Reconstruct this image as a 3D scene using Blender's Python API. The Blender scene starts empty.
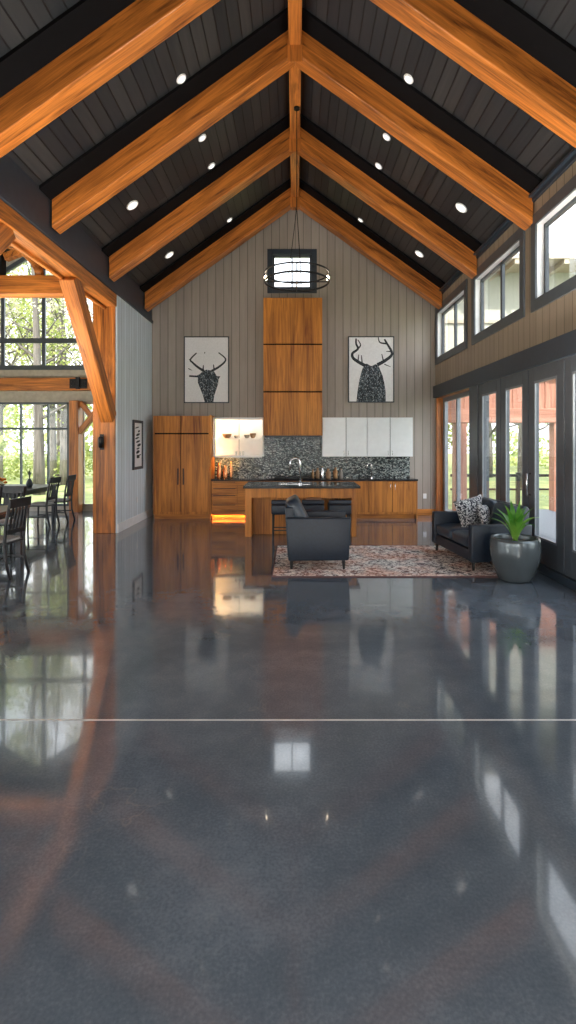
import bpy, bmesh, math, random
from mathutils import Vector, Matrix, Euler
random.seed(7)
SC = bpy.context.scene
COL = SC.collection
PI = math.pi

# ------------------------------------------------------------------ materials
def _new(name):
    m = bpy.data.materials.new(name); m.use_nodes = True
    nt = m.node_tree
    return m, nt, nt.nodes['Principled BSDF']

def N(nt, t, **kw):
    n = nt.nodes.new(t)
    for k, v in kw.items():
        if k in n.inputs: n.inputs[k].default_value = v
        else: setattr(n, k, v)
    return n

def coords(nt, scale=(1,1,1), rot=(0,0,0)):
    tc = N(nt, 'ShaderNodeTexCoord'); mp = N(nt, 'ShaderNodeMapping')
    mp.inputs['Scale'].default_value = scale; mp.inputs['Rotation'].default_value = rot
    nt.links.new(tc.outputs['Object'], mp.inputs['Vector'])
    return mp.outputs['Vector']

def ramp(nt, fac, stops):
    r = N(nt, 'ShaderNodeValToRGB'); cr = r.color_ramp
    while len(cr.elements) < len(stops): cr.elements.new(.5)
    for e, (p, c) in zip(cr.elements, stops):
        e.position = p; e.color = (*c, 1) if len(c) == 3 else c
    nt.links.new(fac, r.inputs['Fac'])
    return r.outputs['Color']

def bump(nt, b, h, dist=.002, strength=.6):
    n = N(nt, 'ShaderNodeBump'); n.inputs['Distance'].default_value = dist; n.inputs['Strength'].default_value = strength
    nt.links.new(h, n.inputs['Height']); nt.links.new(n.outputs['Normal'], b.inputs['Normal'])

def plain(name, col, rough=.5, metal=0., var=.12, scale=9, bumpd=0., emit=None, es=0, spec=.5, coat=0, sheen=0):
    m, nt, b = _new(name)
    nz = N(nt, 'ShaderNodeTexNoise'); nz.inputs['Scale'].default_value = scale; nz.inputs['Detail'].default_value = 5
    nt.links.new(coords(nt), nz.inputs['Vector'])
    lo = tuple(c*(1-var) for c in col); hi = tuple(min(1, c*(1+var)) for c in col)
    nt.links.new(ramp(nt, nz.outputs['Fac'], [(.3, lo), (.7, hi)]), b.inputs['Base Color'])
    b.inputs['Roughness'].default_value = rough; b.inputs['Metallic'].default_value = metal
    b.inputs['Specular IOR Level'].default_value = spec
    b.inputs['Coat Weight'].default_value = coat
    b.inputs['Sheen Weight'].default_value = sheen
    if bumpd: bump(nt, b, nz.outputs['Fac'], bumpd)
    if emit:
        b.inputs['Emission Color'].default_value = (*emit, 1); b.inputs['Emission Strength'].default_value = es
    return m

def wood(name, dark, light, axis=0, rough=.42, scale=1.0, streak=.5, coat=0.0):
    """grain running along the given local axis"""
    m, nt, b = _new(name)
    s = [7*scale]*3; s[axis] = .55*scale
    v = coords(nt, s)
    nz = N(nt, 'ShaderNodeTexNoise'); nz.inputs['Scale'].default_value = 1.3; nz.inputs['Detail'].default_value = 7
    nz.inputs['Roughness'].default_value = .62; nz.inputs['Distortion'].default_value = .9
    nt.links.new(v, nz.inputs['Vector'])
    s2 = [60*scale]*3; s2[axis] = 1.6*scale
    n2 = N(nt, 'ShaderNodeTexNoise'); n2.inputs['Scale'].default_value = 1; n2.inputs['Detail'].default_value = 3
    nt.links.new(coords(nt, s2), n2.inputs['Vector'])
    mx = N(nt, 'ShaderNodeMath', operation='MULTIPLY_ADD'); mx.inputs[1].default_value = .35
    nt.links.new(n2.outputs['Fac'], mx.inputs[0])
    sub = N(nt, 'ShaderNodeMath', operation='MULTIPLY'); sub.inputs[1].default_value = .8
    nt.links.new(nz.outputs['Fac'], sub.inputs[0]); nt.links.new(sub.outputs[0], mx.inputs[2])
    mid = tuple((a+c)/2 for a, c in zip(dark, light))
    nt.links.new(ramp(nt, mx.outputs[0], [(.40, dark), (.53, mid), (.68, light)]), b.inputs['Base Color'])
    b.inputs['Roughness'].default_value = rough; b.inputs['Coat Weight'].default_value = coat
    bump(nt, b, mx.outputs[0], .0015, .4)
    return m

def groove_wall(name, col, axis, spacing=.19, rough=.55):
    m, nt, b = _new(name)
    tc = N(nt, 'ShaderNodeTexCoord'); sp = N(nt, 'ShaderNodeSeparateXYZ')
    nt.links.new(tc.outputs['Object'], sp.inputs[0])
    d = N(nt, 'ShaderNodeMath', operation='DIVIDE'); d.inputs[1].default_value = spacing
    nt.links.new(sp.outputs[axis], d.inputs[0])
    f = N(nt, 'ShaderNodeMath', operation='FRACT'); nt.links.new(d.outputs[0], f.inputs[0])
    fl = N(nt, 'ShaderNodeMath', operation='FLOOR'); nt.links.new(d.outputs[0], fl.inputs[0])
    wn = N(nt, 'ShaderNodeTexWhiteNoise', noise_dimensions='1D'); nt.links.new(fl.outputs[0], wn.inputs['W'])
    nz = N(nt, 'ShaderNodeTexNoise'); nz.inputs['Scale'].default_value = 3
    nt.links.new(coords(nt, (6, 6, .6)), nz.inputs['Vector'])
    ad = N(nt, 'ShaderNodeMath', operation='MULTIPLY_ADD'); ad.inputs[1].default_value = .5
    nt.links.new(wn.outputs['Value'], ad.inputs[0]); nt.links.new(nz.outputs['Fac'], ad.inputs[2])
    base = ramp(nt, ad.outputs[0], [(.2, tuple(c*.86 for c in col)), (1, tuple(c*1.1 for c in col))])
    g = ramp(nt, f.outputs[0], [(0, (.5,)*3), (.06, (.5,)*3), (.10, (1,)*3), (1, (1,)*3)])
    mx = N(nt, 'ShaderNodeMix', data_type='RGBA', blend_type='MULTIPLY'); mx.inputs['Factor'].default_value = 1
    nt.links.new(base, mx.inputs[6]); nt.links.new(g, mx.inputs[7])
    nt.links.new(mx.outputs[2], b.inputs['Base Color'])
    b.inputs['Roughness'].default_value = rough
    bump(nt, b, g, .008, .8)
    return m

def plank_ceiling(name, c1, c2, gap, row=.14):
    m, nt, b = _new(name)
    tc = N(nt, 'ShaderNodeTexCoord'); sp = N(nt, 'ShaderNodeSeparateXYZ'); cb = N(nt, 'ShaderNodeCombineXYZ')
    nt.links.new(tc.outputs['Object'], sp.inputs[0])
    nt.links.new(sp.outputs[1], cb.inputs[0]); nt.links.new(sp.outputs[0], cb.inputs[1])
    br = N(nt, 'ShaderNodeTexBrick'); br.inputs['Scale'].default_value = 1
    br.inputs['Brick Width'].default_value = 9; br.inputs['Row Height'].default_value = row
    br.inputs['Mortar Size'].default_value = .008; br.inputs['Mortar Smooth'].default_value = .1
    br.inputs['Color1'].default_value = (0,0,0,1); br.inputs['Color2'].default_value = (1,1,1,1)
    br.inputs['Mortar'].default_value = (.5,.5,.5,1); br.offset = .37
    nt.links.new(cb.outputs[0], br.inputs['Vector'])
    nz = N(nt, 'ShaderNodeTexNoise'); nz.inputs['Scale'].default_value = 1.5; nz.inputs['Detail'].default_value = 6
    nt.links.new(coords(nt, (14, .8, 14)), nz.inputs['Vector'])
    a = N(nt, 'ShaderNodeMath', operation='MULTIPLY_ADD'); a.inputs[1].default_value = .6
    nt.links.new(br.outputs['Color'], a.inputs[0]); 
    h = N(nt, 'ShaderNodeMath', operation='MULTIPLY'); h.inputs[1].default_value = .6
    nt.links.new(nz.outputs['Fac'], h.inputs[0]); nt.links.new(h.outputs[0], a.inputs[2])
    base = ramp(nt, a.outputs[0], [(.15, c1), (.75, tuple((x+y)/2 for x, y in zip(c1, c2))), (1, c2)])
    mx = N(nt, 'ShaderNodeMix', data_type='RGBA'); nt.links.new(br.outputs['Fac'], mx.inputs['Factor'])
    nt.links.new(base, mx.inputs[6]); mx.inputs[7].default_value = (*gap, 1)
    nt.links.new(mx.outputs[2], b.inputs['Base Color'])
    b.inputs['Roughness'].default_value = .5
    inv = N(nt, 'ShaderNodeMath', operation='SUBTRACT'); inv.inputs[0].default_value = 1
    nt.links.new(br.outputs['Fac'], inv.inputs[1]); bump(nt, b, inv.outputs[0], .01, .8)
    return m

def floor_mat():
    m, nt, b = _new('polished_concrete')
    n1 = N(nt, 'ShaderNodeTexNoise'); n1.inputs['Scale'].default_value = .55; n1.inputs['Detail'].default_value = 6; n1.inputs['Distortion'].default_value = 1.2
    nt.links.new(coords(nt), n1.inputs['Vector'])
    n2 = N(nt, 'ShaderNodeTexNoise'); n2.inputs['Scale'].default_value = 5; n2.inputs['Detail'].default_value = 9; n2.inputs['Roughness'].default_value = .7
    nt.links.new(coords(nt), n2.inputs['Vector'])
    n3 = N(nt, 'ShaderNodeTexNoise'); n3.inputs['Scale'].default_value = 75; n3.inputs['Detail'].default_value = 3
    nt.links.new(coords(nt), n3.inputs['Vector'])
    a = N(nt, 'ShaderNodeMath', operation='MULTIPLY_ADD'); a.inputs[1].default_value = .35
    nt.links.new(n2.outputs['Fac'], a.inputs[0])
    q = N(nt, 'ShaderNodeMath', operation='MULTIPLY'); q.inputs[1].default_value = .65
    nt.links.new(n1.outputs['Fac'], q.inputs[0]); nt.links.new(q.outputs[0], a.inputs[2])
    a2 = N(nt, 'ShaderNodeMath', operation='MULTIPLY_ADD'); a2.inputs[1].default_value = .34
    nt.links.new(n3.outputs['Fac'], a2.inputs[0]); nt.links.new(a.outputs[0], a2.inputs[2])
    col = ramp(nt, a2.outputs[0], [(.50, FLOOR_LO), (.67, FLOOR_MID), (.86, FLOOR_HI)])
    # fine hairline scratches and craze marks
    vo = N(nt, 'ShaderNodeTexVoronoi', feature='DISTANCE_TO_EDGE'); vo.inputs['Scale'].default_value = .55
    nw = N(nt, 'ShaderNodeTexNoise'); nw.inputs['Scale'].default_value = 1.6; nw.inputs['Detail'].default_value = 6
    nt.links.new(coords(nt), nw.inputs['Vector'])
    va = N(nt, 'ShaderNodeVectorMath', operation='ADD'); nt.links.new(coords(nt), va.inputs[0]); nt.links.new(nw.outputs['Color'], va.inputs[1])
    nt.links.new(va.outputs[0], vo.inputs['Vector'])
    cr = ramp(nt, vo.outputs['Distance'], [(0, (1,)*3), (.003, (.0,)*3), (1, (0,)*3)])
    gate = ramp(nt, n1.outputs['Fac'], [(.46, (0,)*3), (.56, (.5,)*3)])
    gm = N(nt, 'ShaderNodeMath', operation='MULTIPLY'); nt.links.new(cr, gm.inputs[0]); nt.links.new(gate, gm.inputs[1])
    mx = N(nt, 'ShaderNodeMix', data_type='RGBA'); nt.links.new(gm.outputs[0], mx.inputs['Factor'])
    nt.links.new(col, mx.inputs[6]); mx.inputs[7].default_value = (.22, .22, .22, 1)
    nt.links.new(mx.outputs[2], b.inputs['Base Color'])
    rr = ramp(nt, n2.outputs['Fac'], [(.35, (.06,)*3), (.7, (.15,)*3)])
    nt.links.new(rr, b.inputs['Roughness'])
    b.inputs['IOR'].default_value = 1.5
    b.inputs['Coat Weight'].default_value = .45; b.inputs['Coat Roughness'].default_value = .03; b.inputs['Coat IOR'].default_value = 1.6
    bump(nt, b, n2.outputs['Fac'], .0016, .18)
    return m

FILL_GLOBE = 36; FILL_UPLIGHT = 240  # glow of the added fill lamps
FLOOR_LO, FLOOR_MID, FLOOR_HI = (.070, .092, .118), (.102, .128, .160), (.165, .196, .236)

def glass_mat(name, tint=(1,1,1), ior=1.45):
    m, nt, b = _new(name); nt.nodes.remove(b)
    out = nt.nodes['Material Output']
    tr = N(nt, 'ShaderNodeBsdfTransparent'); tr.inputs['Color'].default_value = (*tint, 1)
    gl = N(nt, 'ShaderNodeBsdfGlossy'); gl.inputs['Roughness'].default_value = .01
    lw = N(nt, 'ShaderNodeLayerWeight'); lw.inputs['Blend'].default_value = .5
    pw = N(nt, 'ShaderNodeMath', operation='POWER'); pw.inputs[1].default_value = 5; nt.links.new(lw.outputs['Facing'], pw.inputs[0])
    fr = N(nt, 'ShaderNodeMath', operation='MULTIPLY_ADD'); fr.inputs[1].default_value = .9; fr.inputs[2].default_value = .035; nt.links.new(pw.outputs[0], fr.inputs[0])
    mx = N(nt, 'ShaderNodeMixShader')
    nt.links.new(fr.outputs[0], mx.inputs[0]); nt.links.new(tr.outputs[0], mx.inputs[1]); nt.links.new(gl.outputs[0], mx.inputs[2])
    nt.links.new(mx.outputs[0], out.inputs['Surface'])
    return m

def cells(name, stops, scale, vscale=(1,1,1), rough=.3, bumpd=0., metal=0):
    m, nt, b = _new(name)
    vo = N(nt, 'ShaderNodeTexVoronoi'); vo.inputs['Scale'].default_value = scale
    nt.links.new(coords(nt, vscale), vo.inputs['Vector'])
    sp = N(nt, 'ShaderNodeSeparateColor'); nt.links.new(vo.outputs['Color'], sp.inputs[0])
    c = ramp(nt, sp.outputs[0], stops)
    de = N(nt, 'ShaderNodeTexVoronoi', feature='DISTANCE_TO_EDGE'); de.inputs['Scale'].default_value = scale
    nt.links.new(coords(nt, vscale), de.inputs['Vector'])
    g = ramp(nt, de.outputs['Distance'], [(.03, (.1,)*3), (.12, (1,)*3)])
    mx = N(nt, 'ShaderNodeMix', data_type='RGBA', blend_type='MULTIPLY'); mx.inputs['Factor'].default_value = 1
    nt.links.new(c, mx.inputs[6]); nt.links.new(g, mx.inputs[7]); nt.links.new(mx.outputs[2], b.inputs['Base Color'])
    b.inputs['Roughness'].default_value = rough; b.inputs['Metallic'].default_value = metal
    if bumpd: bump(nt, b, g, bumpd)
    return m

def rug_mat():
    m, nt, b = _new('distressed_rug_weave')
    v = coords(nt)
    nz = N(nt, 'ShaderNodeTexNoise'); nz.inputs['Scale'].default_value = 13; nz.inputs['Detail'].default_value = 5; nz.inputs['Roughness'].default_value = .8; nz.inputs['Distortion'].default_value = 1.2
    nt.links.new(v, nz.inputs['Vector'])
    n2 = N(nt, 'ShaderNodeTexNoise'); n2.inputs['Scale'].default_value = 1.6; n2.inputs['Detail'].default_value = 4
    nt.links.new(v, n2.inputs['Vector'])
    pale = ramp(nt, n2.outputs['Fac'], [(.40, (.92, .70, .60)), (.60, (.88, .86, .82))])
    dark = ramp(nt, n2.outputs['Fac'], [(.42, (.26, .085, .05)), (.58, (.05, .05, .065))])
    k = ramp(nt, nz.outputs['Fac'], [(.46, (0,)*3), (.52, (1,)*3)])
    mx = N(nt, 'ShaderNodeMix', data_type='RGBA'); nt.links.new(k, mx.inputs['Factor']); nt.links.new(dark, mx.inputs[6]); nt.links.new(pale, mx.inputs[7])
    nt.links.new(mx.outputs[2], b.inputs['Base Color']); b.inputs['Roughness'].default_value = .95
    bump(nt, b, nz.outputs['Fac'], .004, .6)
    return m

def leaf_mat(name, c1, c2):
    m, nt, b = _new(name)
    nz = N(nt, 'ShaderNodeTexNoise'); nz.inputs['Scale'].default_value = 1.7; nz.inputs['Detail'].default_value = 5
    nt.links.new(coords(nt), nz.inputs['Vector'])
    c = ramp(nt, nz.outputs['Fac'], [(.35, c1), (.65, c2)])
    nt.links.new(c, b.inputs['Base Color']); b.inputs['Roughness'].default_value = .5
    tl = N(nt, 'ShaderNodeBsdfTranslucent'); nt.links.new(c, tl.inputs['Color'])
    mx = N(nt, 'ShaderNodeMixShader'); mx.inputs[0].default_value = .4
    nt.links.new(b.outputs[0], mx.inputs[1]); nt.links.new(tl.outputs[0], mx.inputs[2])
    nt.links.new(mx.outputs[0], nt.nodes['Material Output'].inputs['Surface'])
    return m

OD, OL = (.075, .016, .003), (.66, .22, .040)
M = {}
for i, a in enumerate('xyz'):
    M['timber_'+a] = wood('honey_timber_'+a, OD, OL, i, .38)
    M['cab_'+a] = wood('teak_veneer_'+a, (.20, .052, .007), (.66, .25, .038), i, .5, .8)
M['porch'] = wood('red_cedar', (.20, .075, .045), (.38, .18, .12), 2, .6)
M['porch_x'] = wood('red_cedar_x', (.20, .075, .045), (.38, .18, .12), 0, .6)
M['blackwood'] = wood('black_stained_wood', (.006, .006, .008), (.018, .018, .021), 2, .4)
M['tablewood'] = wood('brown_table_wood', (.05, .022, .012), (.16, .075, .04), 1, .3)
M['floor'] = floor_mat()
M['joint'] = plain('joint_filler', (.55, .56, .57), .35)
M['ceil'] = plank_ceiling('charcoal_planks', (.009, .012, .017), (.042, .042, .043), (.002, .002, .003))
M['wall_far'] = groove_wall('grey_boards_x', (.36, .32, .285), 0)
M['wall_left'] = groove_wall('pale_blue_grey_boards', (.68, .77, .84), 1, .16)
M['wall_right'] = groove_wall('boards_shaded_brown', (.33, .26, .20), 1)  # browner than the far wall: its dimmer light put into the colour
M['cream'] = plain('cream_plaster', (.42, .38, .32), .8)
M['charcoal'] = plain('charcoal_paint', (.026, .038, .054), .4)
M['charcoal_lit'] = plain('charcoal_paint_lit', (.034, .048, .068), .45)  # charcoal paint lightened, a lit copy of the one above
M['flatblack'] = plain('flat_black', (.004, .004, .005), .8, spec=.1)  # for the black ceiling strips and the painted gap shade
M['darkframe'] = plain('dark_bronze_frame', (.070, .083, .10), .35)
M['greyframe'] = plain('grey_aluminium', (.22, .24, .26), .35, .2)
M['whitepaint'] = plain('white_paint', (.86, .88, .90), .4, var=.03)
M['whitecab'] = plain('white_lacquer', (.86, .89, .91), .3, var=.03)
M['glass'] = glass_mat('window_glass')
M['granite'] = plain('black_granite', (.020, .021, .024), .12, var=.5, scale=90)
M['mosaic'] = cells('mosaic_tiles', [(0, (.012, .018, .022)), (.45, (.04, .06, .07)), (.6, (.2, .25, .25)), (1, (.55, .6, .58))], 25, (1, 1, 1.9), .15, .002)
M['chrome'] = plain('brushed_chrome', (.75, .76, .78), .18, 1, var=.03)
M['blackmetal'] = plain('black_metal', (.02, .02, .022), .35, .7)
M['navy'] = plain('navy_leather', (.006, .014, .028), .45, var=.3, scale=40, bumpd=.001)
M['navy_cushion'] = plain('navy_cushion_leather', (.012, .026, .046), .34, var=.3, scale=30, bumpd=.001)
M['darkleg'] = plain('dark_wood_leg', (.012, .010, .009), .35)
M['brownleather'] = plain('brown_leather', (.22, .10, .05), .5)
M['pillow'] = cells('patterned_pillow_cloth', [(0, (.02, .025, .04)), (.42, (.03, .035, .05)), (.5, (.6, .61, .62)), (1, (.75, .75, .75))], 62, (1, 1, 1), .9)
M['rug'] = rug_mat()
M['pot'] = plain('glazed_grey_pot', (.10, .12, .13), .22, .35, var=.15, scale=3)
M['soil'] = plain('potting_soil', (.03, .02, .013), .95, bumpd=.01)
M['plant'] = leaf_mat('glossy_green_leaf', (.06, .24, .02), (.38, .66, .12))
M['canvas'] = plain('print_paper', (.84, .85, .87), .6, var=.05, scale=25)
M['ink'] = plain('print_ink', (.02, .026, .034), .7, var=.8, scale=60)
M['inkfur'] = cells('print_ink_fur', [(0, (.015, .02, .028)), (.5, (.04, .06, .08)), (.8, (.16, .21, .25)), (1, (.5, .55, .58))], 60, (1, 1, .6), .7)
M['leafA'] = leaf_mat('spring_leaves', (.22, .30, .07), (.52, .54, .18))
M['leafB'] = leaf_mat('green_leaves', (.06, .14, .045), (.20, .32, .12))
M['leafC'] = leaf_mat('pale_buds', (.38, .36, .24), (.62, .58, .42))
M['bark'] = wood('tree_bark', (.05, .042, .036), (.17, .15, .13), 2, .9)
M['grass'] = plain('sunlit_grass', (.24, .27, .09), .9, var=.35, scale=1.2, bumpd=.02)
M['deck'] = None
M['soffit'] = plain('beige_soffit', (.40, .35, .27), .7, var=.05)
M['sidingcream'] = plain('cream_siding', (.42, .42, .36), .7, var=.05)
M['bulb'] = plain('warm_bulb', (1, .9, .75), .4, emit=(1, .82, .6), es=9)
M['disc'] = plain('downlight_lens', (1, 1, 1), .4, emit=(1, .96, .9), es=.38)
M['fill_uplight'] = plain('fill_uplight_glow', (1, 1, 1), .4, emit=(1, .90, .80), es=FILL_UPLIGHT)
M['globe'] = plain('fill_globe_glow', (1, 1, 1), .4, emit=(1, .93, .84), es=FILL_GLOBE)
M['led'] = plain('amber_led', (1, .6, .25), .4, emit=(1, .50, .15), es=45)
M['ledw'] = plain('warm_white_led', (1, .9, .7), .4, emit=(1, .80, .55), es=16)
M['copper'] = plain('copper_metal', (.70, .30, .13), .25, .9)
M['brass'] = plain('dull_brass', (.30, .17, .08), .35, .7)
M['stone'] = plain('grey_stoneware', (.28, .25, .22), .5)
M['tanware'] = plain('tan_stoneware', (.32, .19, .10), .5)
M['clear'] = glass_mat('drinking_glass', (.92, .95, .96), 1.5)
M['orange'] = plain('orange_petals', (.80, .24, .02), .6)
M['linen'] = plain('grey_seat_cloth', (.36, .36, .36), .9)
M['steel'] = plain('stainless_steel', (.5, .5, .5), .25, 1)
def deck_mat():
    m, nt, b = _new('grey_deck_boards')
    tc = N(nt, 'ShaderNodeTexCoord'); sp = N(nt, 'ShaderNodeSeparateXYZ'); nt.links.new(tc.outputs['Object'], sp.inputs[0])
    d = N(nt, 'ShaderNodeMath', operation='DIVIDE'); d.inputs[1].default_value = .14; nt.links.new(sp.outputs[0], d.inputs[0])
    f = N(nt, 'ShaderNodeMath', operation='FRACT'); nt.links.new(d.outputs[0], f.inputs[0])
    c = ramp(nt, f.outputs[0], [(0, (.08, .085, .09)), (.06, (.085, .10, .12)), (1, (.11, .13, .155))])
    nt.links.new(c, b.inputs['Base Color']); b.inputs['Roughness'].default_value = .6
    return m
M['deck'] = deck_mat()

# ------------------------------------------------------------------ mesh builder
class MB:
    def __init__(s): s.v = []; s.f = []
    def add(s, vs, fs, mat=None):
        o = len(s.v)
        for p in vs:
            p = Vector(p)
            if mat is not None: p = mat @ p
            s.v.append(p)
        s.f += [tuple(o+i for i in f) for f in fs]
        return s
    def box(s, x0, x1, y0, y1, z0, z1, mat=None):
        x0, x1 = sorted((x0, x1)); y0, y1 = sorted((y0, y1)); z0, z1 = sorted((z0, z1))
        vs = [(x0,y0,z0),(x1,y0,z0),(x1,y1,z0),(x0,y1,z0),(x0,y0,z1),(x1,y0,z1),(x1,y1,z1),(x0,y1,z1)]
        return s.add(vs, [(0,3,2,1),(4,5,6,7),(0,1,5,4),(1,2,6,5),(2,3,7,6),(3,0,4,7)], mat)
    def prism(s, poly, a0, a1, axis='y', mat=None):
        """poly: list of 2D points, extruded along axis (y: poly is x,z; x: poly is y,z; z: poly is x,y)"""
        ar = sum(poly[i][0]*poly[(i+1) % len(poly)][1]-poly[(i+1) % len(poly)][0]*poly[i][1] for i in range(len(poly)))
        if ar < 0: poly = poly[::-1]
        def P(p, a): return {'y': (p[0], a, p[1]), 'x': (a, p[0], p[1]), 'z': (p[0], p[1], a)}[axis]
        n = len(poly); vs = [P(p, a0) for p in poly]+[P(p, a1) for p in poly]
        fs = [tuple(range(n)), tuple(range(2*n-1, n-1, -1))]+[(i+n, (i+1) % n+n, (i+1) % n, i) for i in range(n)]
        return s.add(vs, fs, mat)
    def tube(s, pts, rad, seg=10, flat=None, caps=True):
        pts = [Vector(p) for p in pts]; n = len(pts)
        if not hasattr(rad, '__len__'): rad = [rad]*n
        rings = []; up = Vector((0, 0, 1)); prev = None
        for i, p in enumerate(pts):
            t = (pts[min(i+1, n-1)]-pts[max(i-1, 0)]).normalized()
            a = t.cross(up) if abs(t.z) < .95 else t.cross(Vector((1, 0, 0)))
            if prev is not None:
                a = prev-t*prev.dot(t)
            a.normalize(); prev = a.copy(); b = t.cross(a)
            rings.append([p+(a*math.cos(2*PI*k/seg)+b*math.sin(2*PI*k/seg))*rad[i] for k in range(seg)])
        vs = [q for r in rings for q in r]
        if flat is not None: vs = [Vector((q.x, flat[0]+(q.y-flat[0])*flat[1], q.z)) for q in vs]
        fs = [(i*seg+k, i*seg+(k+1) % seg, (i+1)*seg+(k+1) % seg, (i+1)*seg+k) for i in range(n-1) for k in range(seg)]
        if caps: fs += [tuple(range(seg-1, -1, -1)), tuple((n-1)*seg+k for k in range(seg))]
        return s.add(vs, fs)
    def torus(s, c, R, r, seg=56, sg=8, hz=1):
        vs = []
        for i in range(seg):
            a = 2*PI*i/seg
            for k in range(sg):
                b = 2*PI*k/sg
                vs.append((c[0]+(R+r*math.cos(b))*math.cos(a), c[1]+(R+r*math.cos(b))*math.sin(a), c[2]+r*math.sin(b)*hz))
        fs = [(i*sg+k, ((i+1) % seg)*sg+k, ((i+1) % seg)*sg+(k+1) % sg, i*sg+(k+1) % sg) for i in range(seg) for k in range(sg)]
        return s.add(vs, fs)
    def lathe(s, prof, c=(0,0,0), seg=28):
        vs = []; n = len(prof)
        for r, z in prof:
            for k in range(seg):
                a = 2*PI*k/seg; vs.append((c[0]+r*math.cos(a), c[1]+r*math.sin(a), c[2]+z))
        fs = [(i*seg+k, i*seg+(k+1) % seg, (i+1)*seg+(k+1) % seg, (i+1)*seg+k) for i in range(n-1) for k in range(seg)]
        fs += [tuple(range(seg-1, -1, -1)), tuple((n-1)*seg+k for k in range(seg))]
        return s.add(vs, fs)
    def soft(s, c, half, e=.35, mat=None, nu=28, nv=16, ez=None):
        """rounded cushion: a superellipsoid"""
        ez = ez or e
        def sp(w, p): return math.copysign(abs(w)**p, w)
        vs = []
        for j in range(1, nv):
            ph = -PI/2+PI*j/nv
            for i in range(nu):
                th = 2*PI*i/nu
                vs.append((c[0]+half[0]*sp(math.cos(ph), ez)*sp(math.cos(th), e), c[1]+half[1]*sp(math.cos(ph), ez)*sp(math.sin(th), e), c[2]+half[2]*sp(math.sin(ph), ez)))
        vs += [(c[0], c[1], c[2]-half[2]), (c[0], c[1], c[2]+half[2])]
        b, t = len(vs)-2, len(vs)-1
        fs = [(j*nu+i, j*nu+(i+1) % nu, (j+1)*nu+(i+1) % nu, (j+1)*nu+i) for j in range(nv-2) for i in range(nu)]
        fs += [(b, (i+1) % nu, i) for i in range(nu)]+[(t, (nv-2)*nu+i, (nv-2)*nu+(i+1) % nu) for i in range(nu)]
        return s.add(vs, fs, mat)
    def pillow(s, w, h, t, mat, n=14):
        vs = []
        for sd in (1, -1):
            for j in range(n+1):
                for i in range(n+1):
                    u = 2*i/n-1; v = 2*j/n-1
                    d = t/2*((1-u**4)*(1-v**4))**.6
                    pin = 1-.06*(1-abs(u))*abs(v)**2-.0
                    vs.append((u*w/2*(1-.07*(1-v*v)), sd*d+sd*.002, v*h/2*(1-.07*(1-u*u))))
        k = (n+1)**2; fs = []
        for j in range(n):
            for i in range(n):
                a = j*(n+1)+i
                fs.append((a, a+1, a+n+2, a+n+1)[::-1]); fs.append((k+a, k+a+1, k+a+n+2, k+a+n+1))
        ed = [i for i in range(n)]+[n+(n+1)*j for j in range(n)]+[(n+1)**2-1-i for i in range(n)]+[(n+1)*(n-j) for j in range(n)]
        for q in range(len(ed)):
            a, b = ed[q], ed[(q+1) % len(ed)]; fs.append((a, b, k+b, k+a))
        return s.add(vs, fs, mat)
    def build(s, name, mat, parent=None, world=False, bevel=0, smooth=False, kind=None, label=None, center=True, seg=2):
        me = bpy.data.meshes.new(name)
        off = Vector((0, 0, 0))
        if parent is not None and world:
            inv = Matrix.Translation(parent_loc(parent)); off = parent_loc(parent)
        vs = [v-off for v in s.v]
        o = bpy.data.objects.new(name, me)
        if parent is None and center:
            lo = Vector([min(v[i] for v in vs) for i in range(3)]); hi = Vector([max(v[i] for v in vs) for i in range(3)])
            base = Vector(((lo.x+hi.x)/2, (lo.y+hi.y)/2, lo.z)); vs = [v-base for v in vs]; o.location = base
        me.from_pydata([tuple(v) for v in vs], [], s.f); me.update()
        if smooth:
            for p in me.polygons: p.use_smooth = True
        me.materials.append(M[mat] if isinstance(mat, str) else mat)
        COL.objects.link(o)
        if parent is not None: o.parent = parent
        if bevel:
            b = o.modifiers.new('bevel', 'BEVEL'); b.width = bevel; b.segments = seg; b.limit_method = 'ANGLE'; b.angle_limit = .6
            if seg > 2:
                for p in me.polygons: p.use_smooth = True
        if smooth == 'auto' or (bevel and seg > 2):
            pass
        if kind: o['kind'] = kind
        if label: o['label'] = label
        return o

def parent_loc(p):
    v = Vector((0, 0, 0))
    while p is not None: v += Vector(p.location); p = p.parent
    return v

def tag(o, label, cat, group=None, kind=None):
    o['label'] = label; o['category'] = cat
    if group: o['group'] = group
    if kind: o['kind'] = kind
    return o

def thing(name, loc, label, cat, group=None, kind=None, rz=0):
    e = bpy.data.objects.new(name, None); COL.objects.link(e); e.location = loc; e.rotation_euler = (0, 0, rz)
    e.empty_display_size = .1
    return tag(e, label, cat, group, kind)

def copy_tree(o, parent=None):
    c = o.copy(); COL.objects.link(c)
    if parent is not None: c.parent = parent
    for ch in list(o.children): copy_tree(ch, c)
    return c

def struct(name, mb, mat, label, cat='wall', bevel=0):
    o = mb.build(name, mat, bevel=bevel, center=False); return tag(o, label, cat, None, 'structure')

# ------------------------------------------------------------------ camera
CX, HY, F = 295., 442., 520.
cam = bpy.data.cameras.new('camera'); co = bpy.data.objects.new('camera', cam); COL.objects.link(co)
co.location = (0, 0, 1.75); co.rotation_euler = (PI/2, 0, 0)
cam.sensor_width = 36; cam.sensor_fit = 'AUTO'; cam.lens = 36*F/1024
cam.shift_x = -(CX-288)/1024; cam.shift_y = -(512-HY)/1024
cam.clip_start = .05; cam.clip_end = 400
SC.camera = co

# ------------------------------------------------------------------ shell
XL, XR, YF, YB = -3.42, 3.35, 12.42, -3.0
AX, AY = -9.6, 13.2            # annex left wall, annex far wall
def RU(x): return 7.62-.718*abs(x)              # main roof underside
def AR(x): return 4.95+.62*min(-3.5-x, x+9.7)    # annex roof underside

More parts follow.
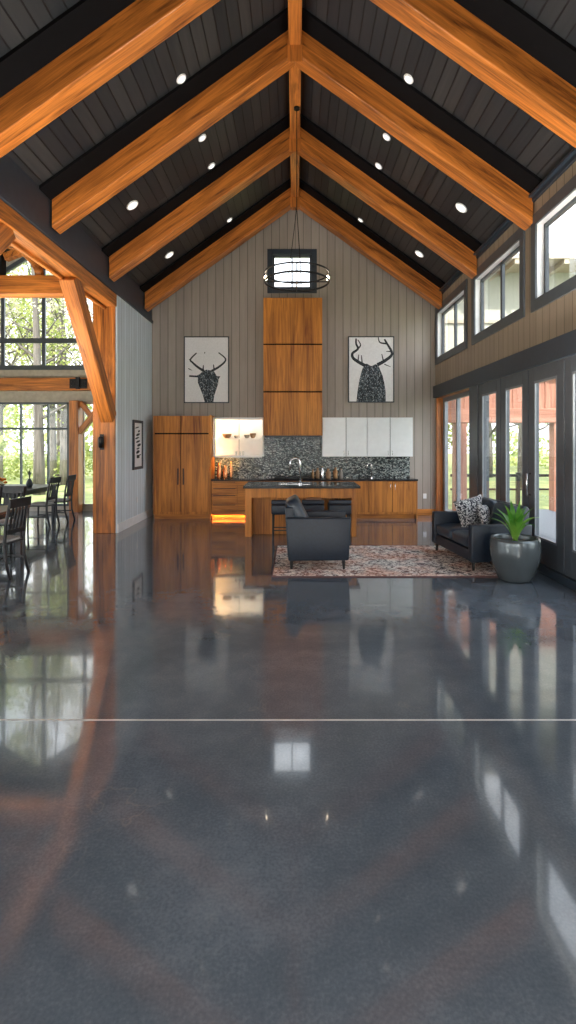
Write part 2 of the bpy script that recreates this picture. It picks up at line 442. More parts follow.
struct('floor', MB().box(AX-.2, XR+.2, YB-.2, AY+.2, -.2, 0), 'floor', 'glossy polished dark grey concrete floor', 'floor')
o = MB().box(AX+.02, XR-.01, 3.265, 3.281, -.004, .0012).build('control_joint', 'joint')
tag(o, 'thin pale filled joint line crossing the whole concrete floor', 'floor joint', kind='structure')

# ceilings
t = MB()
for sgn in (-1, 1):
    xe = 3.62
    t.prism([(0, RU(0)), (sgn*xe, RU(xe)), (sgn*xe, RU(xe)+.25), (0, RU(0)+.25)], YB-.2, YF+.15, 'y')
struct('ceiling', t, 'ceil', 'charcoal plank vaulted ceiling rising to a ridge', 'ceiling')
t = MB()
t.prism([(-3.62, AR(-3.62)), (-6.6, AR(-6.6)), (-6.6, AR(-6.6)+.2), (-3.62, AR(-3.62)+.2)], YB-.2, AY+.3, 'y')
t.prism([(-9.9, AR(-9.9)), (-6.6, AR(-6.6)), (-6.6, AR(-6.6)+.2), (-9.9, AR(-9.9)+.2)], YB-.2, AY+.3, 'y')
struct('ceiling_dining', t, 'ceil', 'dark sloped ceiling over the dining wing', 'ceiling')

# far wall with small gable window opening
wx0, wx1, wz0, wz1 = -.64, .50, 5.32, 6.33
t = MB()
y0, y1 = YF, YF+.18
def gable(t, x0, x1, zb, top=RU):
    pts = [(x0, zb), (x1, zb), (x1, top(x1)+.05)]
    if x0 < 0 < x1: pts.append((0, top(0)+.05))
    pts.append((x0, top(x0)+.05)); t.prism(pts, y0, y1, 'y')
gable(t, XL-.1, wx0, 0); gable(t, wx1, XR+.2, 0)
t.box(wx0, wx1, y0, y1, 0, wz0); gable(t, wx0, wx1, wz1)
struct('wall_far', t, 'wall_far', 'tall gabled end wall of grey vertical boards')
# left wall (kitchen side) and dark band
t = MB().box(-3.45, XL, 10.0, AY, 0, 4.58)
struct('wall_left', t, 'wall_left', 'pale blue grey boarded wall right of the big timber post')
t = MB().box(-3.6, XL, YB, YF, 4.58, RU(3.5)+.1).box(XL, XL+.035, YB, YF, 4.58, 4.64)
struct('wall_left_band', t, 'charcoal_lit', 'charcoal painted band above the honey timber beam')
t = MB().box(XR-.04, XR, YB, YF, RU(3.35)-.11, RU(3.35)-.01).box(XR-.09, XR-.04, YB, YF, RU(3.35)-.055, RU(3.35)-.02)
struct('trim_1', t, 'charcoal', 'black eave moulding along the top of the boarded wall', 'trim')

# right wall
WZ0, WZ1 = 3.63, 4.86
wins = [(10.15, 12.28), (7.62, 9.73), (5.15, 7.27), (2.7, 4.8), (.25, 2.35), (-2.3, -.15)]
t = MB()
X0, X1 = XR, XR+.2
t.box(X0, X1, YB, YF, 2.95, WZ0); t.box(X0, X1, YB, YF, WZ1, RU(3.45)+.05)
ys = [YB]+[q for w in sorted(wins) for q in w]+[YF]
for a, b in zip(ys[::2], ys[1::2]): t.box(X0, X1, a, b, WZ0, WZ1)
DO0, DO1, DH = 2.46, 12.36, 2.82   # door opening
t.box(X0, X1, YB, DO0, 0, 2.95); t.box(X0, X1, DO1, YF, 0, 2.95); t.box(X0, X1, DO0, DO1, DH, 2.95)
struct('wall_right', t, 'wall_right', 'boarded wall, shade mixed into its brown tone, carrying the high windows')
t = MB().box(XR-.06, XR, YB, 12.40, 2.79, 3.075)
struct('trim_2', t, 'charcoal', 'wide charcoal header board above the glass doors', 'trim', .006)

# rear wall behind the camera, wide glazing added for fill light
t = MB(); y0, y1 = YB-.18, YB
t.box(AX, XR+.2, y0, y1, 0, .3)
for a, b in ((AX, -8.9), (-4.4, -2.0), (2.0, XR+.2)): t.box(a, b, y0, y1, .3, 2.6)
t.box(AX, XR+.2, y0, y1, 2.6, 4.4)
gable(t, XL-.1, XR+.2, 4.4)
t.prism([(AX, 4.4), (-3.5, 4.4), (-3.5, AR(-3.5)), (-6.6, AR(-6.6)), (AX, AR(AX))], y0, y1, 'y')
struct('wall_rear', t, 'cream', 'cream wall behind the camera with wide windows added for light')
# annex walls
t = MB(); y0, y1 = AY, AY+.15
t.prism([(-4.9, 0), (-3.5, 0), (-3.5, AR(-3.6)), (-4.9, AR(-4.9)+.05)], y0, y1, 'y')
t.box(AX, -4.9, y0, y1, 2.76, 3.58)
t.box(-5.74, -5.42, y0, y1, 0, 2.76)
t.box(AX, -9.3, y0, y1, 0, 2.76); t.box(AX, -9.3, y0, y1, 3.58, AR(-9.3)); t.box(AX, -4.9, y0, y1, 0, .12)
t.prism([(-4.9, AR(-4.9)-.22), (-6.6, AR(-6.6)-.22), (-6.6, AR(-6.6)+.05), (-4.9, AR(-4.9)+.05)], y0, y1, 'y')
t.prism([(-9.3, AR(-9.3)-.22), (-6.6, AR(-6.6)-.22), (-6.6, AR(-6.6)+.05), (-9.3, AR(-9.3)+.05)], y0, y1, 'y')
struct('wall_dining_far', t, 'cream', 'cream end wall of the dining wing around big windows')
t = MB(); t.box(AX-.18, AX, YB, AY+.15, 0, .3); t.box(AX-.18, AX, YB, AY+.15, 3.2, AR(AX)+.05)
for y in (YB, .2, 3.4, 6.6, 9.8, AY-.25): t.box(AX-.18, AX, y, y+.4, .3, 3.2)
struct('wall_dining_side', t, 'cream', 'cream side wall of the dining wing')

# baseboards
struct('baseboard_left', MB().box(XL, XL+.025, 10.0, YF, 0, .17), 'whitepaint', 'white baseboard under the pale blue grey wall', 'baseboard', .006)
struct('baseboard_far', MB().box(2.79, XR, YF-.02, YF, 0, .15), 'cab_x', 'short wooden baseboard right of the kitchen cabinets', 'baseboard', .004)

# ------------------------------------------------------------------ windows and doors
nwin = [0]
def window_x(y0, y1, z0, z1, label, mull=1, xin=XR, bars_h=()):
    """window in the right wall"""
    nwin[0] += 1
    r = thing('window_%d' % nwin[0], (xin, (y0+y1)/2, z0), label, 'window', kind='structure')
    f = MB(); b = .13; pr = .03
    f.box(xin-pr, xin+.0, y0-.06, y1+.06, z0-.06, z0+b-.03).box(xin-pr, xin, y0-.06, y1+.06, z1-b+.03, z1+.06)
    f.box(xin-pr, xin, y0-.06, y0+b-.05, z0+b-.03, z1-b+.03).box(xin-pr, xin, y1-b+.05, y1+.06, z0+b-.03, z1-b+.03)
    f.build('window_casing', 'darkframe', r, True, .004)
    a0, a1, c0, c1 = y0+.08, y1-.08, z0+.1, z1-.1
    j = MB(); j.box(xin, xin+.13, a1-.0, a1+.08, c0, c1).box(xin, xin+.13, a0-.08, a0, c0, c1).box(xin, xin+.13, a0-.08, a1+.08, c1, c1+.08).box(xin, xin+.13, a0-.08, a1+.08, c0-.08, c0)
    j.build('window_reveal', 'whitepaint', r, True)
    s = MB(); q = .05; xs0, xs1 = xin+.09, xin+.14
    s.box(xs0, xs1, a0, a1, c0, c0+q).box(xs0, xs1, a0, a1, c1-q, c1).box(xs0, xs1, a0, a0+q, c0, c1).box(xs0, xs1, a1-q, a1, c0, c1)
    for k in range(mull):
        ym = a0+(a1-a0)*(k+1)/(mull+1); s.box(xs0, xs1, ym-q*.7, ym+q*.7, c0, c1)
    s.build('window_sash', 'darkframe', r, True)
    MB().box(xin+.112, xin+.118, a0+.02, a1-.02, c0+.02, c1-.02).build('window_pane', 'glass', r, True)
    return r
ws = ['high window in the taupe wall farthest from view, by the gable end', 'middle high window in the taupe wall above the glass doors',
      'large high window at the right edge, cut by the frame', 'high window in the taupe wall nearer than the plant', 'high window beside the camera', 'high window behind the camera']
for (a, b), l in zip(wins, ws): window_x(a, b, WZ0, WZ1, l)

def window_y(y, x0, x1, z0, z1, vbars, hbars, label, fr=.07, depth=.08, mat='darkframe', poly=None):
    nwin[0] += 1
    r = thing('window_%d' % nwin[0], ((x0+x1)/2, y, z0), label, 'window', kind='structure')
    f = MB()
    top = poly or (lambda x: z1)
    f.box(x0, x1, y, y+depth, z0, z0+fr)
    if poly is None:
        f.box(x0, x1, y, y+depth, z1-fr, z1); pts = [(x0, z0), (x1, z0), (x1, z1), (x0, z1)]
    else:
        xm = -6.6; pts = [(x0, z0), (x1, z0), (x1, top(x1)), (xm, top(xm)), (x0, top(x0))]
        f.prism([(x0, top(x0)-fr), (xm, top(xm)-fr), (xm, top(xm)), (x0, top(x0))], y, y+depth)
        f.prism([(x1, top(x1)-fr), (xm, top(xm)-fr), (xm, top(xm)), (x1, top(x1))], y, y+depth)
    f.box(x0, x0+fr, y, y+depth, z0, top(x0)-.01).box(x1-fr, x1, y, y+depth, z0, top(x1)-.01)
    for x in vbars: f.box(x-fr*.36, x+fr*.36, y+.01, y+depth-.01, z0+fr*.5, top(x)-fr*.5)
    for z in hbars:
        xa, xb = x0+.01, x1-.01
        if poly is not None:
            while poly(xa) < z and xa < xm: xa += .05
            while poly(xb) < z and xb > xm: xb -= .05
        f.box(xa, xb, y+.005, y+depth-.005, z-fr*.5, z+fr*.5)
    f.build('window_frame', mat, r, True)
    t = MB(); t.prism(pts, y+depth*.45, y+depth*.45+.006); t.build('window_pane', 'glass', r, True)
    return r
# gable window over the range hood
r = window_y(YF+.04, wx0+.1, wx1-.1, wz0+.1, wz1-.1, [-.07], [], 'small square window high in the gable wall', .05)
MB().box(wx0-.02, wx0+.1, YF-.03, YF+.12, wz0-.02, wz1+.02).box(wx1-.1, wx1+.02, YF-.03, YF+.12, wz0-.02, wz1+.02).box(wx0+.1, wx1-.1, YF-.03, YF+.12, wz0-.02, wz0+.1).box(wx0+.1, wx1-.1, YF-.03, YF+.12, wz1-.1, wz1+.02).build('window_casing', 'charcoal_lit', r, True, .004)
vb = [-5.28-.0, -6.29, -7.33, -8.37]
window_y(AY+.02, -9.3, -5.74, .12, 2.76, [-6.29, -6.98, -7.67, -8.36], [2.09], 'tall gridded window behind the dining tables', .055)
window_y(AY+.02, -9.3, -4.9, 3.58, 0, [-5.36, -6.40, -7.44, -8.48], [4.33], 'gable shaped upper window of the dining wing', .12, poly=lambda x: AR(x)-.22)
window_y(AY+.02, -5.42, -4.9, .12, 2.76, [], [], 'narrow glazed door window behind the dining post', .05, mat='cream')
for i, (a, b) in enumerate(((.6, 3.4), (3.8, 6.6), (7.0, 9.8), (10.2, AY-.25))):  # unseen side windows added to let daylight in
    nwin[0] += 1
    r = thing('window_%d' % nwin[0], (AX-.1, (a+b)/2, .3), ['dining side window far', 'dining side window third', 'dining side window second', 'dining side window last'][i]+' from the kitchen, added for daylight', 'window', kind='structure')
    f = MB(); x0, x1 = AX-.14, AX-.06
    f.box(x0, x1, a, b, .3, .37).box(x0, x1, a, b, 3.13, 3.2).box(x0, x1, a, a+.07, .37, 3.13).box(x0, x1, b-.07, b, .37, 3.13).box(x0, x1, (a+b)/2-.03, (a+b)/2+.03, .37, 3.13)
    f.build('window_frame', 'darkframe', r, True)
    MB().box(AX-.103, AX-.097, a+.03, b-.03, .33, 3.17).build('window_pane', 'glass', r, True)
for a, b, l in ((-8.9, -4.4, 'added unseen rear window of the dining wing'), (-2.0, 2.0, 'added unseen rear window of the main room')):  # unseen rear windows added for fill light
    window_y(YB-.12, a, b, .3, 2.6, [a+(b-a)/3, a+2*(b-a)/3], [2.0], l)

# sidelight + folding doors on the right
nwin[0] += 1
r = thing('window_%d' % nwin[0], (XR+.1, 11.1, 0), 'tall fixed sidelight with wooden reveal at the far end of the glass doors', 'window', kind='structure')
t = MB().box(XR+.0, XR+.17, 12.28, 12.36, 0, DH).box(XR, XR+.17, 10.0, 12.28, DH-.04, DH)
t.build('wooden_reveal', 'timber_z', r, True)
t = MB(); xa, xb = XR+.14, XR+.22
t.box(xa, xb, 12.12, 12.28, .03, DH-.04).box(xa, xb, 9.95, 10.12, .03, DH-.04).box(xa, xb, 10.12, 12.12, .03, .14).box(xa, xb, 10.12, 12.12, DH-.13, DH-.04).box(xa, xb, 11.2, 11.27, .14, DH-.13)
t.build('window_frame', 'greyframe', r, True, .004)
MB().box(XR+.17, XR+.176, 10.1, 12.14, .1, DH-.1).build('window_pane', 'glass', r, True)
o = MB().box(XR-.02, XR+.2, 9.5, 9.95, 0, DH).build('door_mullion', 'darkframe', bevel=.006); tag(o, 'dark post between the sidelight and the folding glass doors', 'door frame', kind='structure')
o = MB().box(XR-.06, XR+.2, DO0, 9.5, 0, .10).build('door_track', 'charcoal', bevel=.006); tag(o, 'dark floor track under the folding glass doors', 'door track', kind='structure')
edges = [9.5, 8.47, 7.47, 6.47, 5.47, 4.47, 3.47, 2.46]
dl = ['folding glass door panel farthest from the potted plant', 'second folding glass door panel from the far end, behind the sofa', 'third folding glass door panel, with a long chrome handle',
      'fourth folding glass door panel, at the right edge', 'fifth folding glass door panel', 'sixth folding glass door panel', 'seventh folding glass door panel']
for i in range(7):
    b, a = edges[i]-.008, edges[i+1]+.008
    r = thing('door_%d' % (i+1), (XR+.05, (a+b)/2, .1), dl[i], 'door', kind='structure')
    x0, x1, s = XR+.0, XR+.075, .17
    t = MB().box(x0, x1, a, a+s, .1, 2.79).box(x0, x1, b-s, b, .1, 2.79).box(x0, x1, a+s, b-s, .1, .42).box(x0, x1, a+s, b-s, 2.6, 2.79)
    t.build('door_frame', 'darkframe', r, True, .004)
    t = MB().box(x0+.0, x0+.02, a+s, a+s+.03, .42, 2.6).box(x0, x0+.02, b-s-.03, b-s, .42, 2.6).box(x0, x0+.02, a+s+.03, b-s-.03, .42, .45).box(x0, x0+.02, a+s+.03, b-s-.03, 2.57, 2.6)
    t.build('glazing_bead', 'greyframe', r, True)
    MB().box(x0+.034, x0+.04, a+s-.01, b-s+.01, .41, 2.61).build('glass_pane', 'glass', r, True)
    if i == 2:
        h = MB().tube([(x0, b-.06, 1.0), (x0-.05, b-.06, 1.0), (x0-.05, b-.06, 1.3), (x0, b-.06, 1.3)], .014)
        h.build('door_handle', 'chrome', r, True, label='long chrome pull handle', smooth=True)

# ------------------------------------------------------------------ roof timber
def rafter(parent, sgn, y, mat='timber_x', th=.27, xe=None):
    xe = xe or (3.40 if sgn < 0 else 3.33)
    ang = math.atan(.718)
    k = 7.19
    pts = [(0, k), (sgn*xe, k-.718*xe), (sgn*xe, k-.718*xe+.40), (0, k+.40)]
    o = MB(); o.prism(pts, 0, th, 'y')
    me_ang = ang if sgn > 0 else -ang
    rot = Matrix.Rotation(me_ang, 4, 'Y')
    inv = rot.inverted()
    o.v = [inv @ (v-Vector((0, 0, k))) for v in o.v]
    ob = o.build('rafter', mat, parent, False, .012)
    ob.rotation_euler = (0, me_ang, 0); ob.location = (0, 0, k-parent.location.z)
    return ob
tl = {3.35: 'honey timber roof truss nearest the camera, above the frame', 5.45: 'nearest timber roof truss, cut by the top of the picture', 7.26: 'second timber roof truss from the camera, meeting at the ridge above the ring light',
      9.5: 'third timber roof truss from the camera', 11.75: 'farthest timber roof truss, against the gable wall', 1.4: 'timber roof truss above the camera', -1.0: 'timber roof truss behind the camera'}
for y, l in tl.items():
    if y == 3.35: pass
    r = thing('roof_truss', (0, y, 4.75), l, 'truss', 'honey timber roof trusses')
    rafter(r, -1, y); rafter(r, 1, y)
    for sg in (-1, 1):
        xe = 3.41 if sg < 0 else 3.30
        MB().prism([(sg*.09, RU(.09)-.004), (sg*xe, RU(xe)-.004), (sg*xe, RU(xe)-.05), (sg*.09, RU(.09)-.05)], y-.33, y-.002).build('black_strip', 'flatblack', r, True, label='flat black strip on the ceiling beside the timber')  # black strip on the ceiling in front of each rafter
    MB().box(-.105, .105, -.02, .0, 2.30, 2.62).build('ridge_block', 'timber_z', r, False, .006)
ys = sorted(tl)
t = MB().box(-.09, .09, YB, YF, 7.28, 7.54)
o = t.build('ridge_beam', 'timber_y', bevel=.008); tag(o, 'long honey timber ridge beam along the peak of the ceiling', 'beam', kind='thing')

# timber post, beam, braces of the dining opening
o = MB().box(-3.88, -3.455, 9.97, 10.32, 0, 4.575).build('timber_post', 'timber_z', None, bevel=.012)
tag(o, 'thick honey timber post on the concrete floor beside the pale wall', 'post', kind='thing')
o = MB().box(-3.88, -3.505, 4.0, 4.35, 0, 4.335).build('timber_post', 'timber_z', None, bevel=.012)
tag(o, 'thick honey timber post nearer the camera, out of frame', 'post', kind='thing')
o = MB().box(-3.70, -3.415, YB, 9.96, 4.34, 4.575).box(-3.68, -3.62, YB, 9.96, 4.29, 4.34).build('timber_beam', 'timber_y', bevel=.01)
tag(o, 'long honey timber beam above the dining opening', 'beam', kind='thing')
def brace(p0, p1, w, th, name, label, perp='yz', mat='timber_z', parent=None):
    """straight squared timber between two points"""
    p0, p1 = Vector(p0), Vector(p1); d = p1-p0; L = d.length
    q = d.to_track_quat('Z', 'X')
    t = MB()
    ax = Vector((1, 0, 0)) if perp == 'yz' else Vector((0, 1, 0))
    zx = d.normalized(); yx = zx.cross(ax).normalized(); xx = yx.cross(zx)
    m = Matrix((xx, yx, zx)).transposed().to_4x4()
    t.box(-w/2, w/2, -th/2, th/2, 0, L)
    if parent is not None:
        o = t.build(name, mat, parent, False, .01); o.location = p0-Vector(parent.location)
    else:
        o = t.build(name, mat, None, False, .01, center=False); o.location = p0
    o.rotation_euler = m.to_euler()
    if label: tag(o, label, 'brace', kind='thing')
    return o
brace((-3.56, 8.20, 4.36), (-3.56, 9.93, 2.20), .24, .28, 'timber_brace', 'long diagonal timber brace leaning from the beam down to the post')
brace((-3.58, 6.35, 4.36), (-3.60, 4.35, 2.4), .26, .26, 'timber_brace', 'diagonal timber brace cut by the left edge under the beam')
r = thing('sconce', (-3.70, 9.97, 1.6), 'small dark wall light on the face of the timber post', 'wall light')
MB().box(-.04, .04, -.012, 0, 0, .30).build('back_plate', 'blackmetal', r, False, .004)
MB().lathe([(.03, .04), (.045, .05), (.05, .22), (.04, .25)], (0, -.062, 0), 18).build('lamp_shade', 'blackmetal', r, False, 0, True)

# dining wing truss
r = thing('dining_truss', (-6.6, 8.45, 4.12), 'timber truss spanning the dining wing behind the diagonal brace', 'truss')
MB().box(-9.55, -3.71, 8.35, 8.6, 4.13, 4.43).build('tie_beam', 'timber_x', r, True, .01)
def ar2(x): return AR(x)-.03
for a, b in ((-3.72, -6.6), (-9.5, -6.6)):
    MB().prism([(a, ar2(a)-.36), (b, ar2(b)-.36), (b, ar2(b)), (a, ar2(a))], 8.36, 8.58).build('rafter', 'timber_x', r, True, .01)
MB().box(-6.72, -6.48, 8.38, 8.56, 4.42, ar2(-6.6)-.36).build('king_post', 'timber_z', r, True, .01)
MB().box(-4.86, -4.74, 8.40, 8.54, 4.42, ar2(-4.8)-.34).build('steel_strut', 'blackmetal', r, True, .005, label='thin dark upright of the truss')
brace((-4.72, 8.47, 4.75), (-4.15, 8.47, 4.98), .11, .12, 'strut', None, 'xz', 'timber_x', r)
pts = [(-5.1+.95*math.sin(a)*1, 8.47, 4.42+.0+.62*math.cos(a)) for a in [k*PI/2/7 for k in range(8)]]
t = MB().tube(pts, .075, 8); t.build('curved_brace', 'timber_x', r, True, 0, True)
r = thing('dining_truss', (-6.6, 12.0, 4.12), 'farther timber truss of the dining wing before the gable window', 'truss')
# dining far wall timber band + post with knee braces
o = MB().box(AX+.02, -3.52, 13.02, 13.19, 3.04, 3.36).build('timber_beam', 'timber_x', bevel=.01); tag(o, 'dark honey beam on the cream wall between the dining windows', 'beam', kind='thing')
bpy.data.objects.remove(r)
r = thing('beam_bracket', (-5.42, 13.02, 3.07), 'black steel bracket bolted to the beam between the dining windows', 'bracket')
MB().box(-.22, .22, -.025, 0, .02, .26).box(-.05, .05, -.07, -.025, 0, .30).build('plate', 'blackmetal', r, False, .004)
for x in (-.17, -.10, .10, .17):
    for z in (.09, .19): MB().tube([(x, -.025, z), (x, -.05, z)], .016, 8).build('bolt', 'blackmetal', r)
r = thing('braced_post', (-5.49, 13.03, 0), 'honey timber post with crossing knee braces beside the tall dining window', 'post', kind='thing')
MB().box(-.115, .115, -.14, .14, 0, 2.78).build('post', 'timber_z', r, False, .01)
brace((-5.38, 12.98, 1.98), (-4.86, 12.98, 2.62), .13, .14, 'knee_brace', None, 'xz', 'timber_z', r)
brace((-5.38, 13.05, 2.74), (-4.94, 13.05, 2.22), .12, .12, 'knee_brace', None, 'xz', 'timber_z', r)

# ------------------------------------------------------------------ downlights
nrm = {}
dls = [(-2.70, 8.63, 'recessed ceiling light low on the left slope, nearer'), (-2.66, 11.0, 'recessed ceiling light low on the left slope by the gable wall'), (-1.47, 8.23, 'small recessed light high on the left slope behind the second truss'),
       (-1.5, 6.86, 'dim recessed light high on the left slope before the second truss'), (-1.46, 9.08, 'recessed light high on the left slope before the third truss'), (-1.43, 11.34, 'recessed light high on the left slope beside the farthest truss'),
       (2.76, 8.63, 'recessed ceiling light low on the right slope, nearer'), (2.63, 11.0, 'recessed ceiling light low on the right slope by the gable wall'), (1.45, 8.23, 'small recessed light high on the right slope behind the second truss'),
       (1.5, 6.86, 'dim recessed light high on the right slope before the second truss'), (1.46, 9.08, 'recessed light high on the right slope before the third truss'), (1.43, 11.34, 'recessed light high on the right slope beside the farthest truss'),
       (-1.5, 2.9, 'recessed light on the left slope above the near floor'), (1.5, 2.9, 'recessed light on the right slope above the near floor')]
for x, y, l in dls:
    sg = 1 if x > 0 else -1
    z = RU(x)
    big = abs(x) > 2
    R = .085 if big else .05
    r = thing('downlight', (x, y, z), l, 'ceiling light', 'recessed ceiling lights')
    r.rotation_euler = (0, sg*math.atan(.718), 0)
    t = MB().lathe([(R+.02, -.012), (R+.025, -.004), (R+.025, 0), (R, 0), (R, -.008)], (0, 0, 0), 24); t.build('trim_ring', 'whitepaint', r)
    MB().lathe([(R, -.013), (R, -.006)], (0, 0, 0), 24).build('lens', 'disc', r)

# added globe fill lamps, unseen in the room behind the camera
for i, (x, y, z) in enumerate(((-1.9, -1.6, 1.5), (2.0, -1.2, 1.5), (-7.8, -1.0, 1.5))):
    r = thing('added_fill_globe', (x, y, 0), 'added unseen globe fill lamp '+['left of the camera', 'right of the camera', 'in the dining wing'][i], 'floor lamp', 'added globe fill lamps')
    MB().lathe([(.16, 0), (.16, .02), (.02, .035)], (0, 0, 0), 24).build('base', 'blackmetal', r)
    MB().tube([(0, 0, .03), (0, 0, z-.2)], .014, 10).build('pole', 'blackmetal', r)
    MB().soft((0, 0, z), (.24, .24, .24), 1).build('lamp_shade', 'globe', r, smooth=True)  # glowing globe of the added fill lamp
# added uplighters, unseen beside the walls, to brighten the rafter undersides
for x, y, l in ((3.0, 4.9, 'beside the glass doors'), (-3.1, 4.9, 'by the timber post out of frame'), (-5.3, 8.6, 'in the dining wing'), (-8.2, 5.5, 'at the far side of the dining wing')):
    r = thing('added_fill_uplight', (x, y, 0), 'added unseen uplighter fill lamp '+l, 'floor lamp', 'added uplighter fill lamps')
    MB().lathe([(.15, 0), (.15, .02), (.02, .035)], (0, 0, 0), 24).build('base', 'blackmetal', r)
    MB().tube([(0, 0, .03), (0, 0, 1.46)], .013, 10).build('pole', 'blackmetal', r)
    MB().lathe([(.03, 1.45), (.12, 1.49), (.17, 1.56), (.165, 1.56), (.115, 1.5)], (0, 0, 0), 28).build('fill_uplight_bowl', 'blackmetal', r, smooth=True)
    MB().lathe([(.15, 1.535), (.15, 1.54)], (0, 0, 0), 24).build('fill_uplight_disc', 'fill_uplight', r)
# ring pendant
r = thing('ring_pendant', (0.03, 8.6, 4.37), 'two tier black metal ring pendant hanging from the ridge', 'pendant light')
R = .53
MB().torus((0, 0, .03), R, .018).build('lower_ring', 'blackmetal', r, smooth=True)
MB().torus((0, 0, .17), R, .015).build('upper_ring', 'blackmetal', r, smooth=True)
for k in range(4):
    a = k*PI/2; MB().tube([(R*math.cos(a), R*math.sin(a), .03), (R*math.cos(a), R*math.sin(a), .17)], .012, 8).build('ring_spacer', 'blackmetal', r)
MB().tube([(-R, 0, .03), (R, 0, .03)], .011, 8).build('cross_bar', 'blackmetal', r)
MB().tube([(0, -R, .03), (0, R, .03)], .009, 8).build('cross_bar', 'blackmetal', r)
for k in (0, 2):
    a = k*PI/2
    MB().lathe([(.012, 0), (.024, .02), (.026, .05), (.01, .08)], ((R+.0)*math.cos(a)*.97, (R)*math.sin(a)*.97, .055), 14).build('bulb', 'bulb', r, smooth=True)
for k in range(3):
    a = PI+k*2*PI/3; MB().tube([(.15*math.cos(a), .15*math.sin(a), .03), (0, 0, 1.25)], .006, 6).build('suspension_wire', 'blackmetal', r)
MB().tube([(0, 0, 1.25), (0, 0, 2.91)], .008, 6).build('cable', 'blackmetal', r)
MB().lathe([(.05, 2.88), (.05, 2.912)], (0, 0, 0), 18).build('canopy', 'blackmetal', r)

# ------------------------------------------------------------------ kitchen
YC = 11.86      # cabinet front plane
def slab(t, x0, x1, z0, z1, y, th=.02): return t.box(x0, x1, y-th, y, z0, z1)
# pantry
r = thing('pantry_cabinet', (-2.58, YC, 0), 'tall warm wooden pantry cabinet with four doors in the left corner', 'cabinet')
MB().box(-3.23, -1.94, YC, YF-.005, .10, 2.345).box(-1.955, -1.915, YC-.02, YF-.005, .0, 2.36).build('body', 'cab_z', r, True, .003)
MB().box(-3.21, -1.96, YC+.02, YF-.01, 0, .10).build('toe_kick', 'cab_x', r, True)
for i, (a, b) in enumerate(((-3.23, -2.605), (-2.597, -1.96))):
    d = MB(); slab(d, a+.005, b-.005, .16, 1.925, YC, .025); d = d.build('door', 'cab_z', r, True, .003)
    x = -2.66 if i == 0 else -2.54
    h = MB().box(x-.012, x+.012, YC-.055, YC-.04, .78, 1.15).box(x-.008, x+.008, YC-.04, YC-.02, .82, .84).box(x-.008, x+.008, YC-.04, YC-.02, 1.09, 1.11)
    h.build('door_handle', 'blackmetal', d, True, label='slim black pull handle')
    d = MB(); slab(d, a+.005, b-.005, 1.955, 2.345, YC, .025); d.build('door', 'cab_z', r, True, .003)
MB().box(-2.609, -2.593, YC-.004, YC-.0005, .16, 2.35).box(-3.20, -1.97, YC-.004, YC-.0005, 1.925, 1.955).build('gap_shade', 'flatblack', r, True, label='painted black gap shade between the doors')  # black strips paint the shade into the door gaps
# open lit wall cabinet
y0 = 12.08
r = thing('open_wall_cabinet', (-1.32, y0, 1.41), 'white open wall cabinet glowing warm from inside, with one shelf', 'cabinet')
a, b, zb, zt = -1.905, -.735, 1.41, 2.32
MB().box(a, b, YF-.03, YF-.014, zb, zt).box(a, a+.02, y0, YF-.03, zb, zt).box(b-.02, b, y0, YF-.03, zb, zt).box(a+.02, b-.02, y0, YF-.03, zb, zb+.02).box(a+.02, b-.02, y0, YF-.03, zt-.02, zt).build('body', 'whitecab', r, True)
MB().box(a+.02, b-.08, y0+.05, YF-.03, 1.815, 1.84).build('shelf', 'whitecab', r, True)
MB().box(-1.34, -1.325, YF-.034, YF-.03, zb+.02, zt-.02).build('back_seam', 'greyframe', r, True)
MB().box(a+.02, a+.05, y0, y0+.012, zb+.02, zt-.02).box(a+.05, b-.02, y0, y0+.012, zt-.05, zt-.02).build('front_lip', 'whitecab', r, True)
MB().box(a+.021, a+.032, y0+.014, y0+.02, zb+.04, zt-.06).build('led_strip', 'led', r, True, label='amber light strip behind the left edge')
MB().box(a+.06, b-.06, y0+.014, y0+.02, zt-.032, zt-.021).build('led_strip', 'ledw', r, True, label='warm white light strip behind the top edge')
MB().box(a+.03, b-.03, y0+.01, y0+.02, zb-.022, zb).build('light_rail', 'whitecab', r, True)
MB().box(a+.06, a+.45, y0+.022, y0+.04, zb-.010, zb).build('led_strip', 'led', r, True, label='amber strip under the cabinet')
def bowl(x, y, z, R, h, mat, name, label, cat='bowl'):
    t = MB().lathe([(R*.45, 0), (R*.8, h*.4), (R, h), (R*.92, h), (R*.7, h*.45), (R*.3, h*.15)], (0, 0, 0), 20)
    o = t.build(name, mat, None, smooth=True, center=False); o.location = (x, y, z); return tag(o, label, cat)
bowl(-1.60, 12.24, 1.842, .115, .10, 'tanware', 'serving_bowl', 'tan serving bowl at the left of the lit white shelf')
bowl(-1.38, 12.22, 1.842, .06, .06, 'stone', 'small_bowl', 'small grey bowl in the middle of the lit white shelf')
bowl(-1.13, 12.22, 1.842, .07, .08, 'stone', 'small_bowl', 'grey bowl right of the middle on the lit white shelf')
bowl(-.99, 12.22, 1.842, .075, .11, 'tanware', 'serving_bowl', 'darker tan bowl at the right end of the lit white shelf')
for i, x in enumerate((-1.38, -1.29, -1.22)):
    t = MB().lathe([(.022, 0), (.03, .1), (.027, .1), (.02, .008)], (0, 0, 0), 16)
    o = t.build('drinking_glass', 'clear', None, smooth=True, center=False); o.location = (x, 12.2, 1.431)
    tag(o, 'clear tumbler on the floor of the lit cabinet, '+['left of the three', 'middle of the three', 'right of the three'][i], 'glass', 'tumblers in the lit cabinet')
